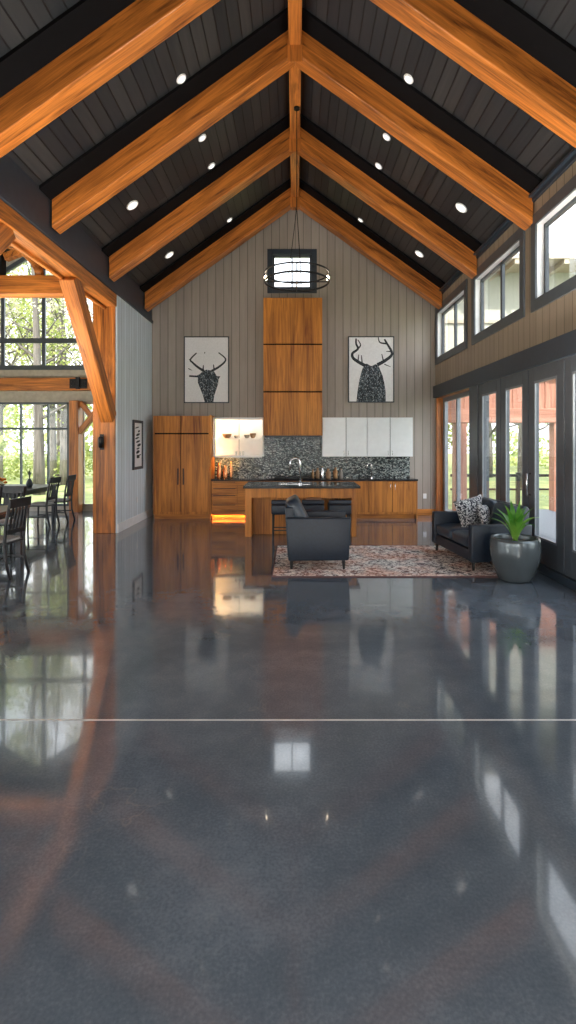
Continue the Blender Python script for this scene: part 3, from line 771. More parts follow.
# left base cabinet
r = thing('base_cabinet', (-1.3, YC, 0), 'dark wooden drawer base cabinet between pantry and range', 'cabinet')
MB().box(-1.905, -.70, YC, YF-.01, .10, .86).build('body', 'cab_x', r, True)
MB().box(-1.90, -.72, YC+.05, YF-.02, 0, .10).build('toe_kick', 'cab_x', r, True)
MB().box(-1.88, -.75, YC+.002, YC+.008, .078, .0995).build('light_rail', 'cab_x', r, True)
MB().box(-1.88, -.9, YC+.01, YC+.014, .088, .0995).build('led_strip', 'led', r, True, label='glowing amber toe kick strip')
zz = [.12, .33, .54, .70, .85]
for k in range(4):
    d = MB(); slab(d, -1.90, -1.315, zz[k]+.008, zz[k+1]-.008, YC); d = d.build('drawer', 'cab_x', r, True, .003)
    MB().box(-1.86, -1.36, YC-.03, YC-.02, zz[k+1]-.02, zz[k+1]-.008).build('drawer_pull', 'blackmetal', d, True)
d = MB(); slab(d, -1.308, -.705, .123, .847, YC); d.build('door', 'cab_x', r, True, .003)
# middle base under the cooktop
r = thing('base_cabinet', (0, YC, 0), 'wooden base cabinet hidden behind the island under the cooktop', 'cabinet')
MB().box(-.695, .745, YC, YF-.01, .10, .86).build('body', 'cab_z', r, True)
MB().box(-.69, .74, YC+.05, YF-.02, 0, .10).build('toe_kick', 'cab_x', r, True)
for a, b in ((-.69, .022), (.028, .74)):
    d = MB(); slab(d, a, b, .123, .847, YC); d.build('door', 'cab_z', r, True, .003)
r = thing('base_cabinet', (1.75, YC, 0), 'light wooden base cabinet with doors below the white wall cabinets', 'cabinet')
MB().box(.75, 2.775, YC, YF-.01, .10, .86).box(2.76, 2.79, YC-.02, YF-.01, 0, .87).build('body', 'cab_z', r, True)
MB().box(.76, 2.755, YC+.05, YF-.02, 0, .13).build('toe_kick', 'cab_x', r, True)
for a, b, hx in ((.755, 1.14, None), (1.145, 1.68, None), (1.685, 2.22, 2.17), (2.225, 2.755, 2.275)):
    d = MB(); slab(d, a+.004, b-.004, .15, .847, YC); d = d.build('door', 'cab_z', r, True, .003)
    if a > .8: MB().box(a-.010, a+.005, YC-.004, YC-.0005, .15, .847).build('gap_shade', 'flatblack', r, True, label='painted black gap shade beside the door')  # strip darkens the gap where shade falls
    if hx: MB().tube([(hx, YC-.02, .66), (hx, YC-.05, .67), (hx, YC-.05, .79), (hx, YC-.02, .80)], .008, 8).build('door_handle', 'chrome', d, True, smooth=True)
o = MB().box(-1.91, 2.80, YC-.035, YF-.012, .862, .902).build('countertop', 'granite', bevel=.004); tag(o, 'long black stone countertop along the kitchen wall', 'countertop')
o = MB().box(-1.91, 2.74, YF-.012, YF-.001, .902, 1.86).build('backsplash', 'mosaic'); tag(o, 'backsplash of small grey and white mosaic tiles', 'backsplash', kind='thing')
# hood
yh = YF-.42
r = thing('range_hood', (-.03, yh, 1.86), 'tall wooden range hood chimney of four stacked panels', 'range hood')
MB().box(-.725, .625, yh, YF-.015, 1.90, 5.08).build('body', 'cab_z', r, True)
zs = [1.90, 2.905, 4.0, 5.08]
for k in range(3):
    d = MB(); slab(d, -.727, .627, zs[k]+.015, zs[k+1]-.015, yh, .035); d.build('panel', 'cab_z', r, True, .004)
t = MB()
for z in (2.905, 4.0): t.box(-.726, .626, yh-.004, yh-.0005, z-.016, z+.016)
t.build('gap_shade', 'flatblack', r, True, label='painted black gap shade between the panels')  # seam shade put in as black strips
MB().box(-.70, .60, yh+.0, YF-.03, 1.86, 1.90).build('extractor', 'charcoal', r, True)
# white wall cabinets
for i, (a, b, l) in enumerate(((.635, 1.675, 'white two door wall cabinet beside the wooden hood'), (1.68, 2.735, 'white two door wall cabinet at the right end of the kitchen'))):
    r = thing('wall_cabinet', ((a+b)/2, y0, 1.41), l, 'cabinet', 'white wall cabinets')
    MB().box(a, b, y0, YF-.014, 1.41, 2.32).build('body', 'whitecab', r, True)
    m = (a+b)/2+(.0 if i else .03)
    MB().box(m-.007, m+.007, y0-.004, y0-.0005, 1.413, 2.317).build('gap_shade', 'charcoal', r, True, label='painted dark gap shade between the doors')  # charcoal strip stands for shade in the door gap
    for q, (c, d_) in enumerate(((a+.003, m-.003), (m+.003, b-.003))):
        d = MB(); slab(d, c+.004, d_-.004, 1.413, 2.317, y0); d = d.build('door', 'whitecab', r, True, .003)
        hx = m-.05 if q == 0 else m+.05
        MB().tube([(hx, y0-.02, 1.45), (hx, y0-.045, 1.455), (hx, y0-.045, 1.54), (hx, y0-.02, 1.545)], .007, 8).build('door_handle', 'chrome', d, True, smooth=True)
# cooktop
r = thing('cooktop', (-.05, 12.1, .902), 'black cooktop with grates on the counter under the hood', 'cooktop')
MB().box(-.45, .45, -.22, .2, 0, .015).build('plate', 'blackmetal', r, False, .004)
for x in (-.28, 0, .28):
    t = MB()
    for q in (-.1, 0, .1): t.box(x-.12, x+.12, q-.006, q+.006, .035, .048)
    t.box(x-.12, x-.108, -.16, .16, .015, .048).box(x+.108, x+.12, -.16, .16, .015, .048)
    t.build('grate', 'blackmetal', r)
# bottles and jars on the back counter
def bottle(x, y, z, R, h, mat, label, name='jar', cat='jar', neck=.45, group=None, lid='brass'):
    r = thing(name, (x, y, z), label, cat, group)
    MB().lathe([(R*.92, 0), (R, h*.06), (R, h*.62), (R*neck, h*.82), (R*neck, h*.93)], (0, 0, 0), 18).build('body', mat, r, smooth=True)
    MB().lathe([(R*neck+.004, h*.93), (R*neck+.004, h)], (0, 0, 0), 16).build('cap', lid, r)
YJ = 12.2
for x, R, h, m, l in ((.42, .035, .2, 'brass', 'dull brass canister, leftmost of the group under the white cabinet'), (.53, .045, .24, 'tanware', 'tan bottle with a metal cap beside the brass canister'),
                      (.64, .04, .28, 'chrome', 'tall pale metal bottle in the middle of the jar group'), (.78, .06, .22, 'tanware', 'round tan jar right of the pale bottle'),
                      (.95, .055, .25, 'brass', 'brown jar second from the right of the group'), (1.08, .045, .22, 'stone', 'dark stoneware jar at the right of the group')):
    bottle(x, YJ, .902, R, h, m, l, group='jars on the back counter')
for x, R, h, l in ((-1.78, .05, .36, 'tall copper canister next to the pantry'), (-1.64, .055, .30, 'copper canister second from the pantry'), (-1.50, .035, .40, 'slim copper bottle third from the pantry')):
    bottle(x, 12.22, .902, R, h, 'copper', l, 'canister', 'canister', .6, 'copper canisters in the amber glow', 'copper')
def faucet(x, y, z, h, reach, label, mat='chrome', rad=.016):
    r = thing('faucet', (x, y, z), label, 'faucet')
    pts = [(0, 0, 0), (0, 0, h-reach/2)]
    for k in range(1, 9):
        a = PI*k/8; pts.append((-reach/2+reach/2*math.cos(a), 0, h-reach/2+reach/2*math.sin(a)))
    pts.append((-reach, 0, h*.55))
    MB().tube(pts, rad, 12).build('spout', mat, r, smooth=True)
    MB().lathe([(rad*2, 0), (rad*2, .02), (rad*1.3, .03)], (0, 0, 0), 16).build('base', mat, r)
    MB().tube([(0, 0, .07), (.05, -.0, .10)], .007, 8).build('lever', mat, r)
faucet(1.80, 12.2, .902, .34, .10, 'small chrome faucet on the back counter near the right end', rad=.012)
# island
IY = 9.58
r = thing('kitchen_island', (.1, IY, 0), 'wooden kitchen island with black stone top and recessed knee space', 'island')
MB().box(-.92, -.80, IY, IY+1.0, 0, .895).build('side_panel', 'cab_z', r, True, .004)
MB().box(1.04, 1.13, IY, IY+1.0, 0, .895).build('side_panel', 'cab_z', r, True, .004)
MB().box(-.80, 1.04, IY+.30, IY+1.0, .0, .895).build('body', 'cab_z', r, True, .003)
MB().box(-.80, 1.04, IY, IY+.03, .72, .895).build('apron', 'cab_z', r, True, .003)
MB().box(-.95, -.30, IY-.06, IY+1.04, .897, .94).box(.28, 1.20, IY-.06, IY+1.04, .897, .94).box(-.30, .28, IY-.06, IY+.42, .897, .94).box(-.30, .28, IY+.80, IY+1.04, .897, .94).build('countertop', 'granite', r, True)
MB().box(-.30, .28, IY+.42, IY+.80, .898, .905).box(-.31, .29, IY+.405, IY+.42, .94, .946).box(-.31, .29, IY+.80, IY+.815, .94, .946).build('sink', 'steel', r, True)
faucet(.10, IY+.36, .94, .50, .19, 'tall chrome gooseneck faucet on the island', rad=.019)

# bar stools
def stool(loc, label):
    r = thing('bar_stool', loc, label, 'stool', 'bar stools at the island')
    MB().box(-.2, .2, -.19, .19, .46, .64).build('seat', 'navy', r, False, .025, seg=3)
    MB().box(-.2, .2, -.2, -.15, .645, .72).build('backrest', 'navy', r, False, .015, seg=3)
    for sx in (-1, 1):
        for sy in (-1, 1):
            MB().tube([(sx*.175, sy*.165, 0), (sx*.17, sy*.16, .46)], [.013, .018], 8).build('leg', 'darkleg', r)
    MB().box(-.17, .17, -.172, -.155, .17, .19).box(-.17, .17, .155, .172, .17, .19).build('footrest', 'darkleg', r)
    return r
stool((-.22, 9.40, 0), 'black upholstered bar stool left of the armchair back')
stool((.32, 9.40, 0), 'black upholstered bar stool with a brown leather cushion')
stool((.80, 9.40, 0), 'black upholstered bar stool at the right end of the island')
o = MB().soft((0, 0, 0), (.15, .06, .055), .5).build('lumbar_cushion', 'brownleather', smooth=True); o.location = (.34, 9.37, .642)
tag(o, 'small brown leather cushion lying on the middle bar stool', 'cushion')

# ------------------------------------------------------------------ rug
RY0, RY1, RX0, RX1 = 6.74, 8.72, -.29, 2.78
r = thing('area_rug', ((RX0+RX1)/2, (RY0+RY1)/2, 0), 'distressed rust and cream patterned rug under armchair and sofa', 'rug')
MB().box(RX0, RX1, RY0, RY1, .001, .012).build('pile', 'rug', r, True, .003)
t = MB()
t.box(RX0-.015, RX0, RY0-.015, RY1+.015, .001, .013).box(RX1, RX1+.015, RY0-.015, RY1+.015, .001, .013).box(RX0, RX1, RY0-.015, RY0, .001, .013).box(RX0, RX1, RY1, RY1+.015, .001, .013)
t.build('binding', plain('rug_binding', (.12, .05, .045), .9), r, True)

# armchair: seen from its side, facing +X
ZR = .013
r = thing('armchair', (.31, 7.46, ZR), 'navy leather armchair standing side on at the left of the rug', 'armchair')
W = .82
for s, nm in ((-1, 'arm'), (1, 'arm')):
    yy = s*(W/2-.05)
    MB().prism([(-.40, .12), (.42, .13), (.455, .705), (-.43, .705)], yy-.055, yy+.055, 'y').build('arm', 'navy', r, False, .02, seg=3)
MB().prism([(-.41, .14), (-.30, .14), (-.33, .84), (-.45, .84)], -W/2+.105, W/2-.105, 'y').build('backrest', 'navy', r, False, .02, seg=3)
MB().box(-.31, .41, -W/2+.108, W/2-.108, .13, .30).build('seat_base', 'navy', r, False, .01)
MB().soft((.06, 0, .40), (.36, W/2-.11, .10), .25, ez=.5).build('seat_cushion', 'navy_cushion', r, smooth=True)
m_ = Matrix.Translation((-.25, 0, .70)) @ Matrix.Rotation(-.48, 4, 'Y')
MB().soft((0, 0, 0), (.10, .30, .27), .4, m_, ez=.3).build('back_cushion', 'navy_cushion', r, smooth=True)
for sx, sy in ((-1, -1), (-1, 1), (1, -1), (1, 1)):
    MB().tube([(sx*.36, sy*.34, 0), (sx*.355, sy*.335, .14)], [.017, .026], 8).build('leg', 'darkleg', r)

# sofa: facing -X, slightly turned
sa = math.radians(6)
r = thing('sofa', (2.71, 7.72, ZR), 'navy leather two seat sofa on the rug before the glass doors', 'sofa', rz=sa)
Ls, Ds = 1.46, .86     # along y, along x;  front is -x
for s in (-1, 1):
    yy = s*(Ls/2-.055)
    MB().prism([(-Ds/2, .12), (.40, .12), (.43, .62), (-Ds/2+.005, .62)], yy-.06, yy+.06, 'y').build('arm', 'navy', r, False, .02, seg=3)
MB().box(-Ds/2+.02, .30, -Ls/2+.12, Ls/2-.12, .12, .27).build('seat_base', 'navy', r, False, .01)
pr = [(.27, .12), (.40, .12), (.47, .80), (.43, .85), (.37, .85), (.31, .78)]
MB().prism(pr, -Ls/2+.04, Ls/2-.04, 'y').build('backrest', 'navy', r, False, .02, seg=3) if False else MB().prism(pr, -Ls/2+.118, Ls/2-.118, 'y').build('backrest', 'navy', r, False, .02, seg=3)
for s in (-1, 1):
    MB().soft((-.07, s*.305, .36), (.35, .303, .095), .22, ez=.45).build('seat_cushion', 'navy_cushion', r, smooth=True)
    mm = Matrix.Translation((.27, s*.305, .64)) @ Matrix.Rotation(.2, 4, 'Y')
    MB().soft((0, 0, 0), (.09, .302, .22), .5, mm, ez=.4).build('back_cushion', 'navy_cushion', r, smooth=True)
for sx, sy in ((-1, -1), (-1, 1), (1, -1), (1, 1)):
    MB().tube([(sx*.37, sy*.66, 0), (sx*.365, sy*.655, .13)], [.017, .026], 8).build('leg', 'darkleg', r)
def pil(loc, w, h, t, rot, label):
    m = Euler(rot).to_matrix().to_4x4()
    o = MB().pillow(w, h, t, m).build('throw_pillow', 'pillow', None, smooth=True, center=False); o.location = loc
    tag(o, label, 'pillow', 'patterned pillows on the sofa')
pil((2.72, 8.00, .67), .56, .46, .16, (math.radians(-16), math.radians(-9), math.radians(24)), 'larger navy and white patterned pillow at the far arm of the sofa')
pil((2.83, 7.74, .655), .36, .34, .12, (math.radians(-18), math.radians(6), math.radians(52)), 'smaller patterned pillow half hidden behind the larger one')

# planter
PX, PY = 2.80, 6.62
r = thing('potted_plant', (PX, PY, 0), 'green leafy plant in a large round grey glazed pot beside the sofa', 'potted plant')
MB().lathe([(.185, 0), (.205, .02), (.262, .14), (.302, .30), (.308, .40), (.298, .50), (.292, .535), (.272, .54), (.262, .52), (.268, .46), (.26, .44)], (0, 0, 0), 48).build('pot', 'pot', r, smooth=True)
MB().lathe([(.262, .45), (.262, .47), (.1, .485)], (0, 0, 0), 24).build('soil', 'soil', r, smooth=True)
rnd = random.Random(4)
t = MB()
def leaf(t, base, az, lean, L, w, seg=8):
    d = Vector((math.cos(az), math.sin(az), 0)); p = Vector(base); pts = []; ang = lean*.25
    for i in range(seg+1):
        f = i/seg; pts.append((p.copy(), ang)); a = ang+lean*1.15*f**1.3
        p = p+(d*math.sin(a)+Vector((0, 0, 1))*math.cos(a))*(L/seg)
    side = d.cross(Vector((0, 0, 1))); vs = []
    for i, (q, _) in enumerate(pts):
        f = i/seg; ww = w*(.45+.9*f if f < .45 else (1-f)**.75*1.22+.0)*.9
        up = Vector((0, 0, ww*.35))
        vs += [q-side*ww+up, q, q+side*ww+up]
    o = len(vs)
    vs2 = [v+Vector((0, 0, -.003)) for v in vs]
    fs = []
    for i in range(seg):
        b = i*3; fs += [(b, b+1, b+4, b+3), (b+1, b+2, b+5, b+4)]
    t.add(vs, fs)
for k in range(17):
    az = k*2.399+.5; u = (k/17)**.75
    leaf(t, (.025*math.cos(az), .025*math.sin(az), .50+.06*(1-u)), az, .25+1.25*u, .48-.04*u+rnd.uniform(-.04, .03), .050+.010*rnd.random(), 10)
t.build('leaves', 'plant', r, smooth=True)
MB().tube([(0, 0, .46), (.01, 0, .58)], [.035, .025], 8).build('stem', 'plant', r, smooth=True)

# ------------------------------------------------------------------ pictures
def PXZ(x, y, s): return ((x-CX)/s, 1.75-(y-HY)/s)
def deer_frame(x0, x1, y0, y1, label, bust, lines, fur, thick=.045):
    s = F/(YF-.03)
    ax, az = PXZ(x0, y1, s); bx, bz = PXZ(x1, y0, s)
    r = thing('framed_print', ((ax+bx)/2, YF-.03, az), label, 'picture', 'deer prints on the gable wall')
    yb = YF-.002; fw = .022
    MB().box(ax, ax+fw, yb-thick, yb, az, bz).box(bx-fw, bx, yb-thick, yb, az, bz).box(ax+fw, bx-fw, yb-thick, yb, az, az+fw).box(ax+fw, bx-fw, yb-thick, yb, bz-fw, bz).build('frame', 'charcoal', r, True)
    MB().box(ax+fw, bx-fw, yb-thick+.012, yb-.002, az+fw, bz-fw).build('print_sheet', 'canvas', r, True)
    ys_ = yb-thick+.011
    P = lambda u, v: (ax+fw+u*(bx-ax-2*fw), az+fw+(1-v)*(bz-az-2*fw))
    MB().prism([P(*q) for q in bust], ys_-.001, ys_, 'y').build('printed_stag', 'inkfur', r, True)
    t = MB()
    for ln, w in lines:
        pts = [Vector((P(*q)[0], ys_, P(*q)[1])) for q in ln]
        # smooth the polyline
        sm = []
        for i in range(len(pts)-1):
            p0 = pts[max(i-1, 0)]; p1 = pts[i]; p2 = pts[i+1]; p3 = pts[min(i+2, len(pts)-1)]
            for k in range(6):
                u = k/6; sm.append(.5*((2*p1)+(p2-p0)*u+(2*p0-5*p1+4*p2-p3)*u*u+(3*p1-p0-3*p2+p3)*u**3))
        sm.append(pts[-1])
        n = len(sm); t.tube(sm, [w*(1-.55*i/(n-1)) for i in range(n)], 8, flat=(ys_, .12))
    t.build('printed_antlers', 'ink', r, True)
bustL = [(.42, .52), (.5, .5), (.6, .51), (.68, .53), (.74, .6), (.82, .6), (.78, .65), (.77, .72), (.73, .8), (.68, .9), (.66, 1), (.46, 1), (.42, .9), (.35, .78), (.30, .70), (.30, .62), (.10, .61), (.10, .585), (.28, .59), (.36, .56)]
linesL = [([(.44, .52), (.30, .46), (.18, .39), (.13, .34), (.27, .24)], .030), ([(.18, .39), (.10, .34)], .018), ([(.42, .51), (.43, .43)], .02), ([(.36, .49), (.24, .44)], .015),
          ([(.62, .52), (.78, .46), (.92, .38), (.93, .32), (.78, .235)], .028), ([(.68, .5), (.66, .42)], .02), ([(.08, .48), (.16, .51)], .012), ([(.45, .24), (.47, .235)], .02), ([(.10, .60), (.24, .605)], .018)]
deer_frame(184, 229, 336.5, 403, 'black and white stag print with slim antlers, left of the hood', bustL, linesL, 0)
bustR = [(.33, .44), (.40, .41), (.5, .45), (.6, .42), (.66, .43), (.70, .50), (.76, .60), (.80, .72), (.83, .86), (.83, 1), (.17, 1), (.19, .85), (.23, .68), (.28, .54)]
linesR = [([(.36, .44), (.20, .38), (.09, .32), (.08, .25), (.20, .18), (.16, .10), (.16, .02)], .040), ([(.20, .18), (.26, .12), (.20, .04)], .02), ([(.20, .38), (.22, .27)], .018), ([(.30, .42), (.28, .28)], .018),
          ([(.64, .43), (.80, .37), (.95, .29), (.96, .22), (.86, .10), (.80, .03)], .042), ([(.86, .10), (.70, .08), (.66, .0)], .022), ([(.95, .22), (.84, .22)], .016), ([(.78, .38), (.74, .26)], .018), ([(.80, .42), (.94, .46)], .012)]
deer_frame(348, 394, 336.5, 402.5, 'black and white stag print with heavy antlers, right of the hood', bustR, linesR, 0, .06)
# picture on left wall
r = thing('framed_print', (XL+.02, 11.26, 1.16), 'narrow black framed ink print on the pale left wall', 'picture')
xa, xb = XL+.001, XL+.035
a, b, c, d = 10.92, 11.6, 1.16, 2.22
MB().box(xa, xb, a, a+.07, c, d).box(xa, xb, b-.07, b, c, d).box(xa, xb, a+.07, b-.07, c, c+.06).box(xa, xb, a+.07, b-.07, d-.06, d).build('frame', 'charcoal', r, True)
MB().box(xa, xb-.015, a+.07, b-.07, c+.06, d-.06).build('print_sheet', 'canvas', r, True)
t = MB(); rnd = random.Random(2)
for k in range(9):
    z = 1.46+k*.075; y = 11.26+rnd.uniform(-.09, .09); w = rnd.uniform(.05, .13); h = rnd.uniform(.012, .035)
    n = 10; t.prism([(y+w*math.cos(2*PI*i/n)*(1+.3*rnd.random()), z+h*math.sin(2*PI*i/n)+.15*w*math.cos(2*PI*i/n)) for i in range(n)], xb-.015, xb-.013, 'x')
t.box(xb-.015, xb-.013, 11.17, 11.36, 1.40, 1.47)
t.build('printed_marks', 'ink', r, True)
# outlets
def outlet(loc, axis, label):
    r = thing('wall_outlet', loc, label, 'outlet')
    if axis == 'x':
        MB().box(0, .008, -.04, .04, 0, .12).build('plate', 'whitepaint', r, False, .002); MB().box(.008, .010, -.018, .018, .02, .05).box(.008, .010, -.018, .018, .07, .10).build('sockets', 'canvas', r)
    else:
        MB().box(-.04, .04, -.008, 0, 0, .12).build('plate', 'whitepaint', r, False, .002); MB().box(-.018, .018, -.010, -.008, .02, .05).box(-.018, .018, -.010, -.008, .07, .10).build('sockets', 'canvas', r)
outlet((XL, 11.26, .44), 'x', 'small white outlet low on the pale left wall')
outlet((3.10, YF, .40), 'y', 'small white outlet right of the wooden cabinets')

# ------------------------------------------------------------------ dining furniture
def dining_table(x0, x1, y0, y1, label, mat):
    r = thing('dining_table', ((x0+x1)/2, (y0+y1)/2, 0), label, 'table')
    MB().box(x0, x1, y0, y1, .735, .77).build('tabletop', mat, r, True, .006)
    MB().box(x0+.08, x1-.08, y0+.08, y1-.08, .65, .735).build('apron', 'blackwood', r, True)
    for x in (x0+.11, x1-.11):
        for y in (y0+.11, y1-.11):
            MB().box(x-.04, x+.04, y-.04, y+.04, 0, .65).build('leg', 'blackwood', r, True, .006)
dining_table(-5.35, -4.10, 6.2, 8.05, 'brown topped black dining table nearest the camera, cut by the left edge', 'tablewood')
dining_table(-6.75, -5.45, 10.15, 12.1, 'long black dining table before the tall gridded window', 'blackwood')
def make_chair(loc, rz, label):
    """faces +X locally (back at -X)"""
    r = thing('dining_chair', loc, label, 'chair', 'black slat back dining chairs', rz=rz)
    w, d = .42, .42
    MB().box(-.21, .21, -w/2, w/2, .43, .455).build('seat', 'blackwood', r, False, .006)
    MB().soft((.01, 0, .472), (.19, .185, .022), .3).build('seat_pad', 'linen', r, smooth=True, label='grey cloth seat pad')
    for s in (-1, 1):
        yy = s*(w/2-.02)
        # rear leg runs up into the back post
        MB().tube([(-.27, yy, 0), (-.205, yy, .25), (-.195, yy, .45), (-.215, yy, .7), (-.275, yy, 1.0)], [.018, .02, .023, .02, .017], 8).build('rear_leg', 'blackwood', r, smooth=True)
        MB().tube([(.20, yy, 0), (.185, yy, .43)], [.016, .022], 8).build('leg', 'blackwood', r, smooth=True)
    bp = MB()
    bp.prism([(-.290, .90), (-.262, .90), (-.275, 1.02), (-.300, 1.02)], -w/2-.005, w/2+.005, 'y'); bp.build('top_rail', 'blackwood', r, False, .006)
    MB().prism([(-.232, .56), (-.210, .56), (-.214, .62), (-.236, .62)], -w/2+.03, w/2-.03, 'y').build('lower_rail', 'blackwood', r, False, .004)
    for k in range(5):
        y = -.13+k*.065
        MB().prism([(-.228, .615), (-.216, .615), (-.268, .91), (-.280, .91)], y-.014, y+.014, 'y').build('back_slat', 'blackwood', r)
    MB().box(-.19, .18, -w/2+.015, -w/2+.03, .20, .225).box(-.19, .18, w/2-.03, w/2-.015, .20, .225).box(-.01, .01, -w/2+.03, w/2-.03, .20, .22).build('stretcher', 'blackwood', r)
    return r
ch = [((-3.88, 6.85, 0), PI-.12, 'black slat back chair nearest the camera at the brown table'),
      ((-4.66, 8.35, 0), -PI/2+.05, 'black slat back chair at the far end of the brown table'),
      ((-5.25, 10.80, 0), PI-.05, 'black chair on the long side of the far table, nearer of two'),
      ((-5.22, 11.50, 0), PI+.03, 'black chair on the long side of the far table, nearer the window'),
      ((-5.95, 9.86, 0), PI/2, 'black chair at the near end of the far table'),
      ((-4.75, 5.9, 0), PI/2, 'black chair at the near end of the brown table, out of frame'),
      ((-5.15+.0, 7.2, 0), 0, 'black chair on the far long side of the brown table')]
for c in ch[:5]: make_chair(*c)
# centrepieces
r = thing('flower_bowl', (-6.28, 11.0, .77), 'orange flowers in a low bowl on the far dining table', 'flowers')
MB().lathe([(.05, 0), (.11, .05), (.13, .09), (.11, .09), (.06, .04)], (0, 0, 0), 18).build('bowl', 'stone', r, smooth=True)
t = MB(); rnd = random.Random(9)
for k in range(26):
    a = rnd.random()*2*PI; q = rnd.random()**.5*.16
    t.soft((q*math.cos(a), q*math.sin(a), .13+.09*(1-q/.18)+rnd.uniform(-.02, .03)), (.04, .04, .028), 1, None, 8, 6)
t.build('petals', 'orange', r, smooth=True)
r = thing('vase', (-5.72, 11.2, .77), 'dark vase with leafy sprigs on the far dining table', 'vase')
MB().lathe([(.045, 0), (.07, .06), (.06, .13), (.03, .17), (.036, .19)], (0, 0, 0), 18).build('body', 'charcoal', r, smooth=True)
t = MB()
for k in range(14):
    leaf(t, (0, 0, .18), rnd.random()*6.28, .3+.6*rnd.random(), .16+.1*rnd.random(), .018, 4)
t.build('sprigs', plain('dusty_leaf', (.12, .15, .11), .6), r, smooth=True)

# ------------------------------------------------------------------ outside
o = struct('ground', MB().box(-60, 60, -30, 90, -.5, -.22), 'grass', 'sunlit grass around the house', 'lawn')
o = struct('deck', MB().box(XR+.2, 8.6, -3, 13.9, -.2, -.05), 'deck', 'grey board deck outside the glass doors', 'deck')
r = thing('porch_frame', (5.5, 13.6, -.05), 'red cedar porch frame with board panels beyond the glass doors', 'porch')
for x in (4.30, 6.86, 8.3):
    MB().box(x-.15, x+.15, 13.45, 13.75, -.05, 2.25).build('post', 'porch', r, True, .01)
MB().box(3.58, 8.6, 13.42, 13.78, 2.25, 2.62).build('beam', 'porch_x', r, True, .01)
t = MB(); x = 3.58
while x < 8.55:
    t.box(x, min(x+.40, 8.6), 13.52, 13.6, 2.62, 3.42); t.box(x-.025, x+.025, 13.49, 13.52, 2.62, 3.42); x += .42
t.build('board_panel', 'porch', r, True)
MB().box(3.58, 8.6, 13.35, 13.8, 3.42, 3.56).build('top_beam', 'porch_x', r, True, .01)
r = thing('neighbouring_wing', (6.5, 13.9, 3.56), 'cream upper wall with beige eaves seen through the high windows', 'building')
MB().box(3.58, 13, 13.66, 13.9, 3.56, 6.2).build('wall', 'sidingcream', r, True)
MB().box(3.58, 13, 12.6, 13.9, 6.2, 6.32).build('soffit', 'soffit', r, True)
t = MB()
for x in (4.2, 5.4, 6.6, 7.8, 9.0, 10.2): t.box(x-.06, x+.06, 12.62, 13.6, 6.08, 6.2)
t.box(3.58, 13, 13.60, 13.66, 4.86, 4.94)
t.build('eave_brackets', 'soffit', r, True)
# porch chair and railing
r = thing('railing', (6, 15.4, -.2), 'low dark rail fence on the lawn beyond the porch', 'fence')
for x in (5.0, 6.6, 8.2, 9.8): MB().box(x-.05, x+.05, 15.35, 15.45, -.22, .85).build('post', 'darkleg', r, True)
MB().box(4.6, 10.2, 15.37, 15.43, .72, .80).box(4.6, 10.2, 15.37, 15.43, .32, .38).build('rail', 'darkleg', r, True)

def leaves_mb(t, c, rad, n, size, rnd, squash=1):
    for _ in range(n):
        while True:
            p = Vector((rnd.uniform(-1, 1), rnd.uniform(-1, 1), rnd.uniform(-1, 1)))
            if p.length < 1: break
        p = Vector(c)+Vector((p.x*rad, p.y*rad, p.z*rad*squash))
        a = Vector((rnd.gauss(0, 1), rnd.gauss(0, 1), rnd.gauss(0, 1))).normalized(); b = a.orthogonal().normalized()*size*rnd.uniform(.5, 1.2); a = a*size*rnd.uniform(.5, 1)
        t.add([p-a, p-b*.6, p+a, p+b*.6], [(0, 1, 2, 3)])
def tree(x, y, h, kind, label, rnd, crown=1.):
    r = thing('tree', (x, y, -.22), label, 'tree', 'trees beyond the house')
    t = MB(); lean = rnd.uniform(-.4, .4)
    tr = .10+.012*h
    path = [Vector((lean*f*f*h*.12, rnd.uniform(-.05, .05), h*f)) for f in [i/8 for i in range(9)]]
    t.tube(path, [tr*(1-.85*i/8) for i in range(9)], 8)
    f = MB(); leafm = {'a': 'leafA', 'b': 'leafB', 'c': 'leafC'}[kind]
    nb = 16
    for k in range(nb):
        f0 = .25+.7*k/nb; p = path[0].lerp(path[-1], f0); az = rnd.random()*2*PI
        L = h*.24*(1.2-f0)*crown*rnd.uniform(.7, 1.2)
        q = p+Vector((math.cos(az)*L, math.sin(az)*L, L*rnd.uniform(.4, 1.0)))
        m = p.lerp(q, .5)+Vector((0, 0, -.1*L))
        t.tube([p, m, q], [tr*.35*(1.2-f0), tr*.2*(1.2-f0), .012], 5)
        for _ in range(3):
            az2 = rnd.random()*2*PI; e = q+Vector((math.cos(az2), math.sin(az2), .8))*L*.35; t.tube([m.lerp(q, .6), e], [.02, .006], 4)
            leaves_mb(f, e, L*.42, 26 if kind == 'c' else 55, .09, rnd)
        leaves_mb(f, q, L*.5, 40 if kind == 'c' else 110, .10, rnd)
    t.build('trunk', 'bark', r, smooth=True); f.build('crown', leafm, r)
rnd = random.Random(21)
left = [(-9.6, 19.5, 11, 'c', 'slim tree with sparse pale buds nearest the dining windows'), (-12.6, 22, 12, 'a', 'spring green tree behind the far dining table'), (-10.6, 24, 13, 'c', 'tall budding tree left of centre in the gable window'),
        (-12.4, 26.5, 13, 'c', 'tall budding tree at the back of the dining view'), (-14.8, 25, 12, 'a', 'bushy spring tree at the left of the dining view'), (-13.5, 30, 15, 'c', 'tallest pale tree behind the others at the dining wing'),
        (-8.4, 23, 11, 'a', 'spring green tree seen beside the timber post'), (-9.0, 28, 14, 'c', 'pale tree behind the braced dining post'), (-16.5, 29, 14, 'c', 'pale tree farthest left in the woods'), (-11.2, 18, 3.4, 'a', 'low spring green sapling outside the tall dining window')]
for a in left: tree(*a, rnd)
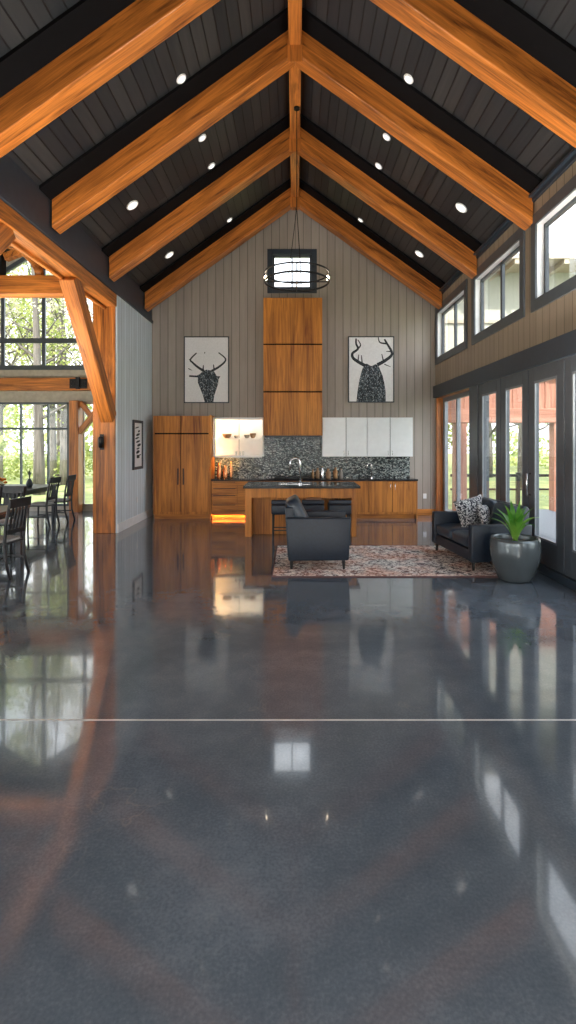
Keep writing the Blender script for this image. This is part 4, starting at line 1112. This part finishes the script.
right = [(7.6, 21, 8, 'b', 'green tree seen through the farthest door panel'), (9.8, 22.5, 9, 'b', 'green tree seen through the second door panel'), (12.2, 23, 9, 'b', 'green tree seen through the third door panel'),
         (14.5, 25, 10, 'a', 'lighter green tree at the right of the porch'), (10.8, 29, 12, 'b', 'tall green tree behind the porch trees'), (16.5, 21, 10, 'b', 'green tree farthest right beyond the deck')]
for a in right: tree(*a, rnd, 1.25)
t = MB(); rb = random.Random(5)
for k in range(75):
    x = -34+k*.95; z = rb.uniform(.4, 5.5)
    leaves_mb(t, (x, 38+rb.uniform(-1.5, 1.5), z), rb.uniform(1.4, 2.2), 210, .24, rb)
o = t.build('treeline', 'leafA', center=False); tag(o, 'distant mass of spring foliage behind the house', 'woods', kind='stuff')
t = MB()
for k in range(40):
    x = -18+k*.33; leaves_mb(t, (x, 27+rb.uniform(-.8, .8), rb.uniform(.1, 1.3)), rb.uniform(.5, .9), 110, .12, rb)
o = t.build('shrubs', 'leafA', center=False); tag(o, 'yellow green undergrowth beyond the dining windows', 'shrubs', kind='stuff')

# ------------------------------------------------------------------ light
w = bpy.data.worlds.new('world'); SC.world = w; w.use_nodes = True
nt = w.node_tree; bg = nt.nodes['Background']
tc = N(nt, 'ShaderNodeTexCoord'); sp = N(nt, 'ShaderNodeSeparateXYZ'); nt.links.new(tc.outputs['Generated'], sp.inputs[0])
sky = ramp(nt, sp.outputs[2], [(0, (.76, .86, .92)), (.5, (.78, .89, 1.0)), (1, (.55, .74, 1.0))])
nz = N(nt, 'ShaderNodeTexNoise'); nz.inputs['Scale'].default_value = 2.2; nz.inputs['Detail'].default_value = 5
nt.links.new(tc.outputs['Generated'], nz.inputs['Vector'])
mx = N(nt, 'ShaderNodeMix', data_type='RGBA'); cl = ramp(nt, nz.outputs['Fac'], [(.4, (0,)*3), (.6, (.8,)*3)])
nt.links.new(cl, mx.inputs['Factor']); nt.links.new(sky, mx.inputs[6]); mx.inputs[7].default_value = (1, 1, 1, 1)
nt.links.new(mx.outputs[2], bg.inputs['Color']); bg.inputs['Strength'].default_value = 1.35
S = bpy.data.lights.new('sun', 'SUN'); S.energy = 2.4; S.angle = .02; S.color = (1, .95, .86)
so = bpy.data.objects.new('sun', S); COL.objects.link(so); so.rotation_euler = (math.radians(48), 0, math.radians(-12))

vs = SC.view_settings
SC.display_settings.display_device = 'sRGB'
vs.view_transform = 'Standard'; vs.look = 'None'; vs.exposure = 1.75; vs.gamma = 1; vs.use_curve_mapping = False
SC.cycles.max_bounces = 10; SC.cycles.diffuse_bounces = 5; SC.cycles.glossy_bounces = 5; SC.cycles.transparent_max_bounces = 24
SC.cycles.use_denoising = True; SC.cycles.sample_clamp_indirect = 6
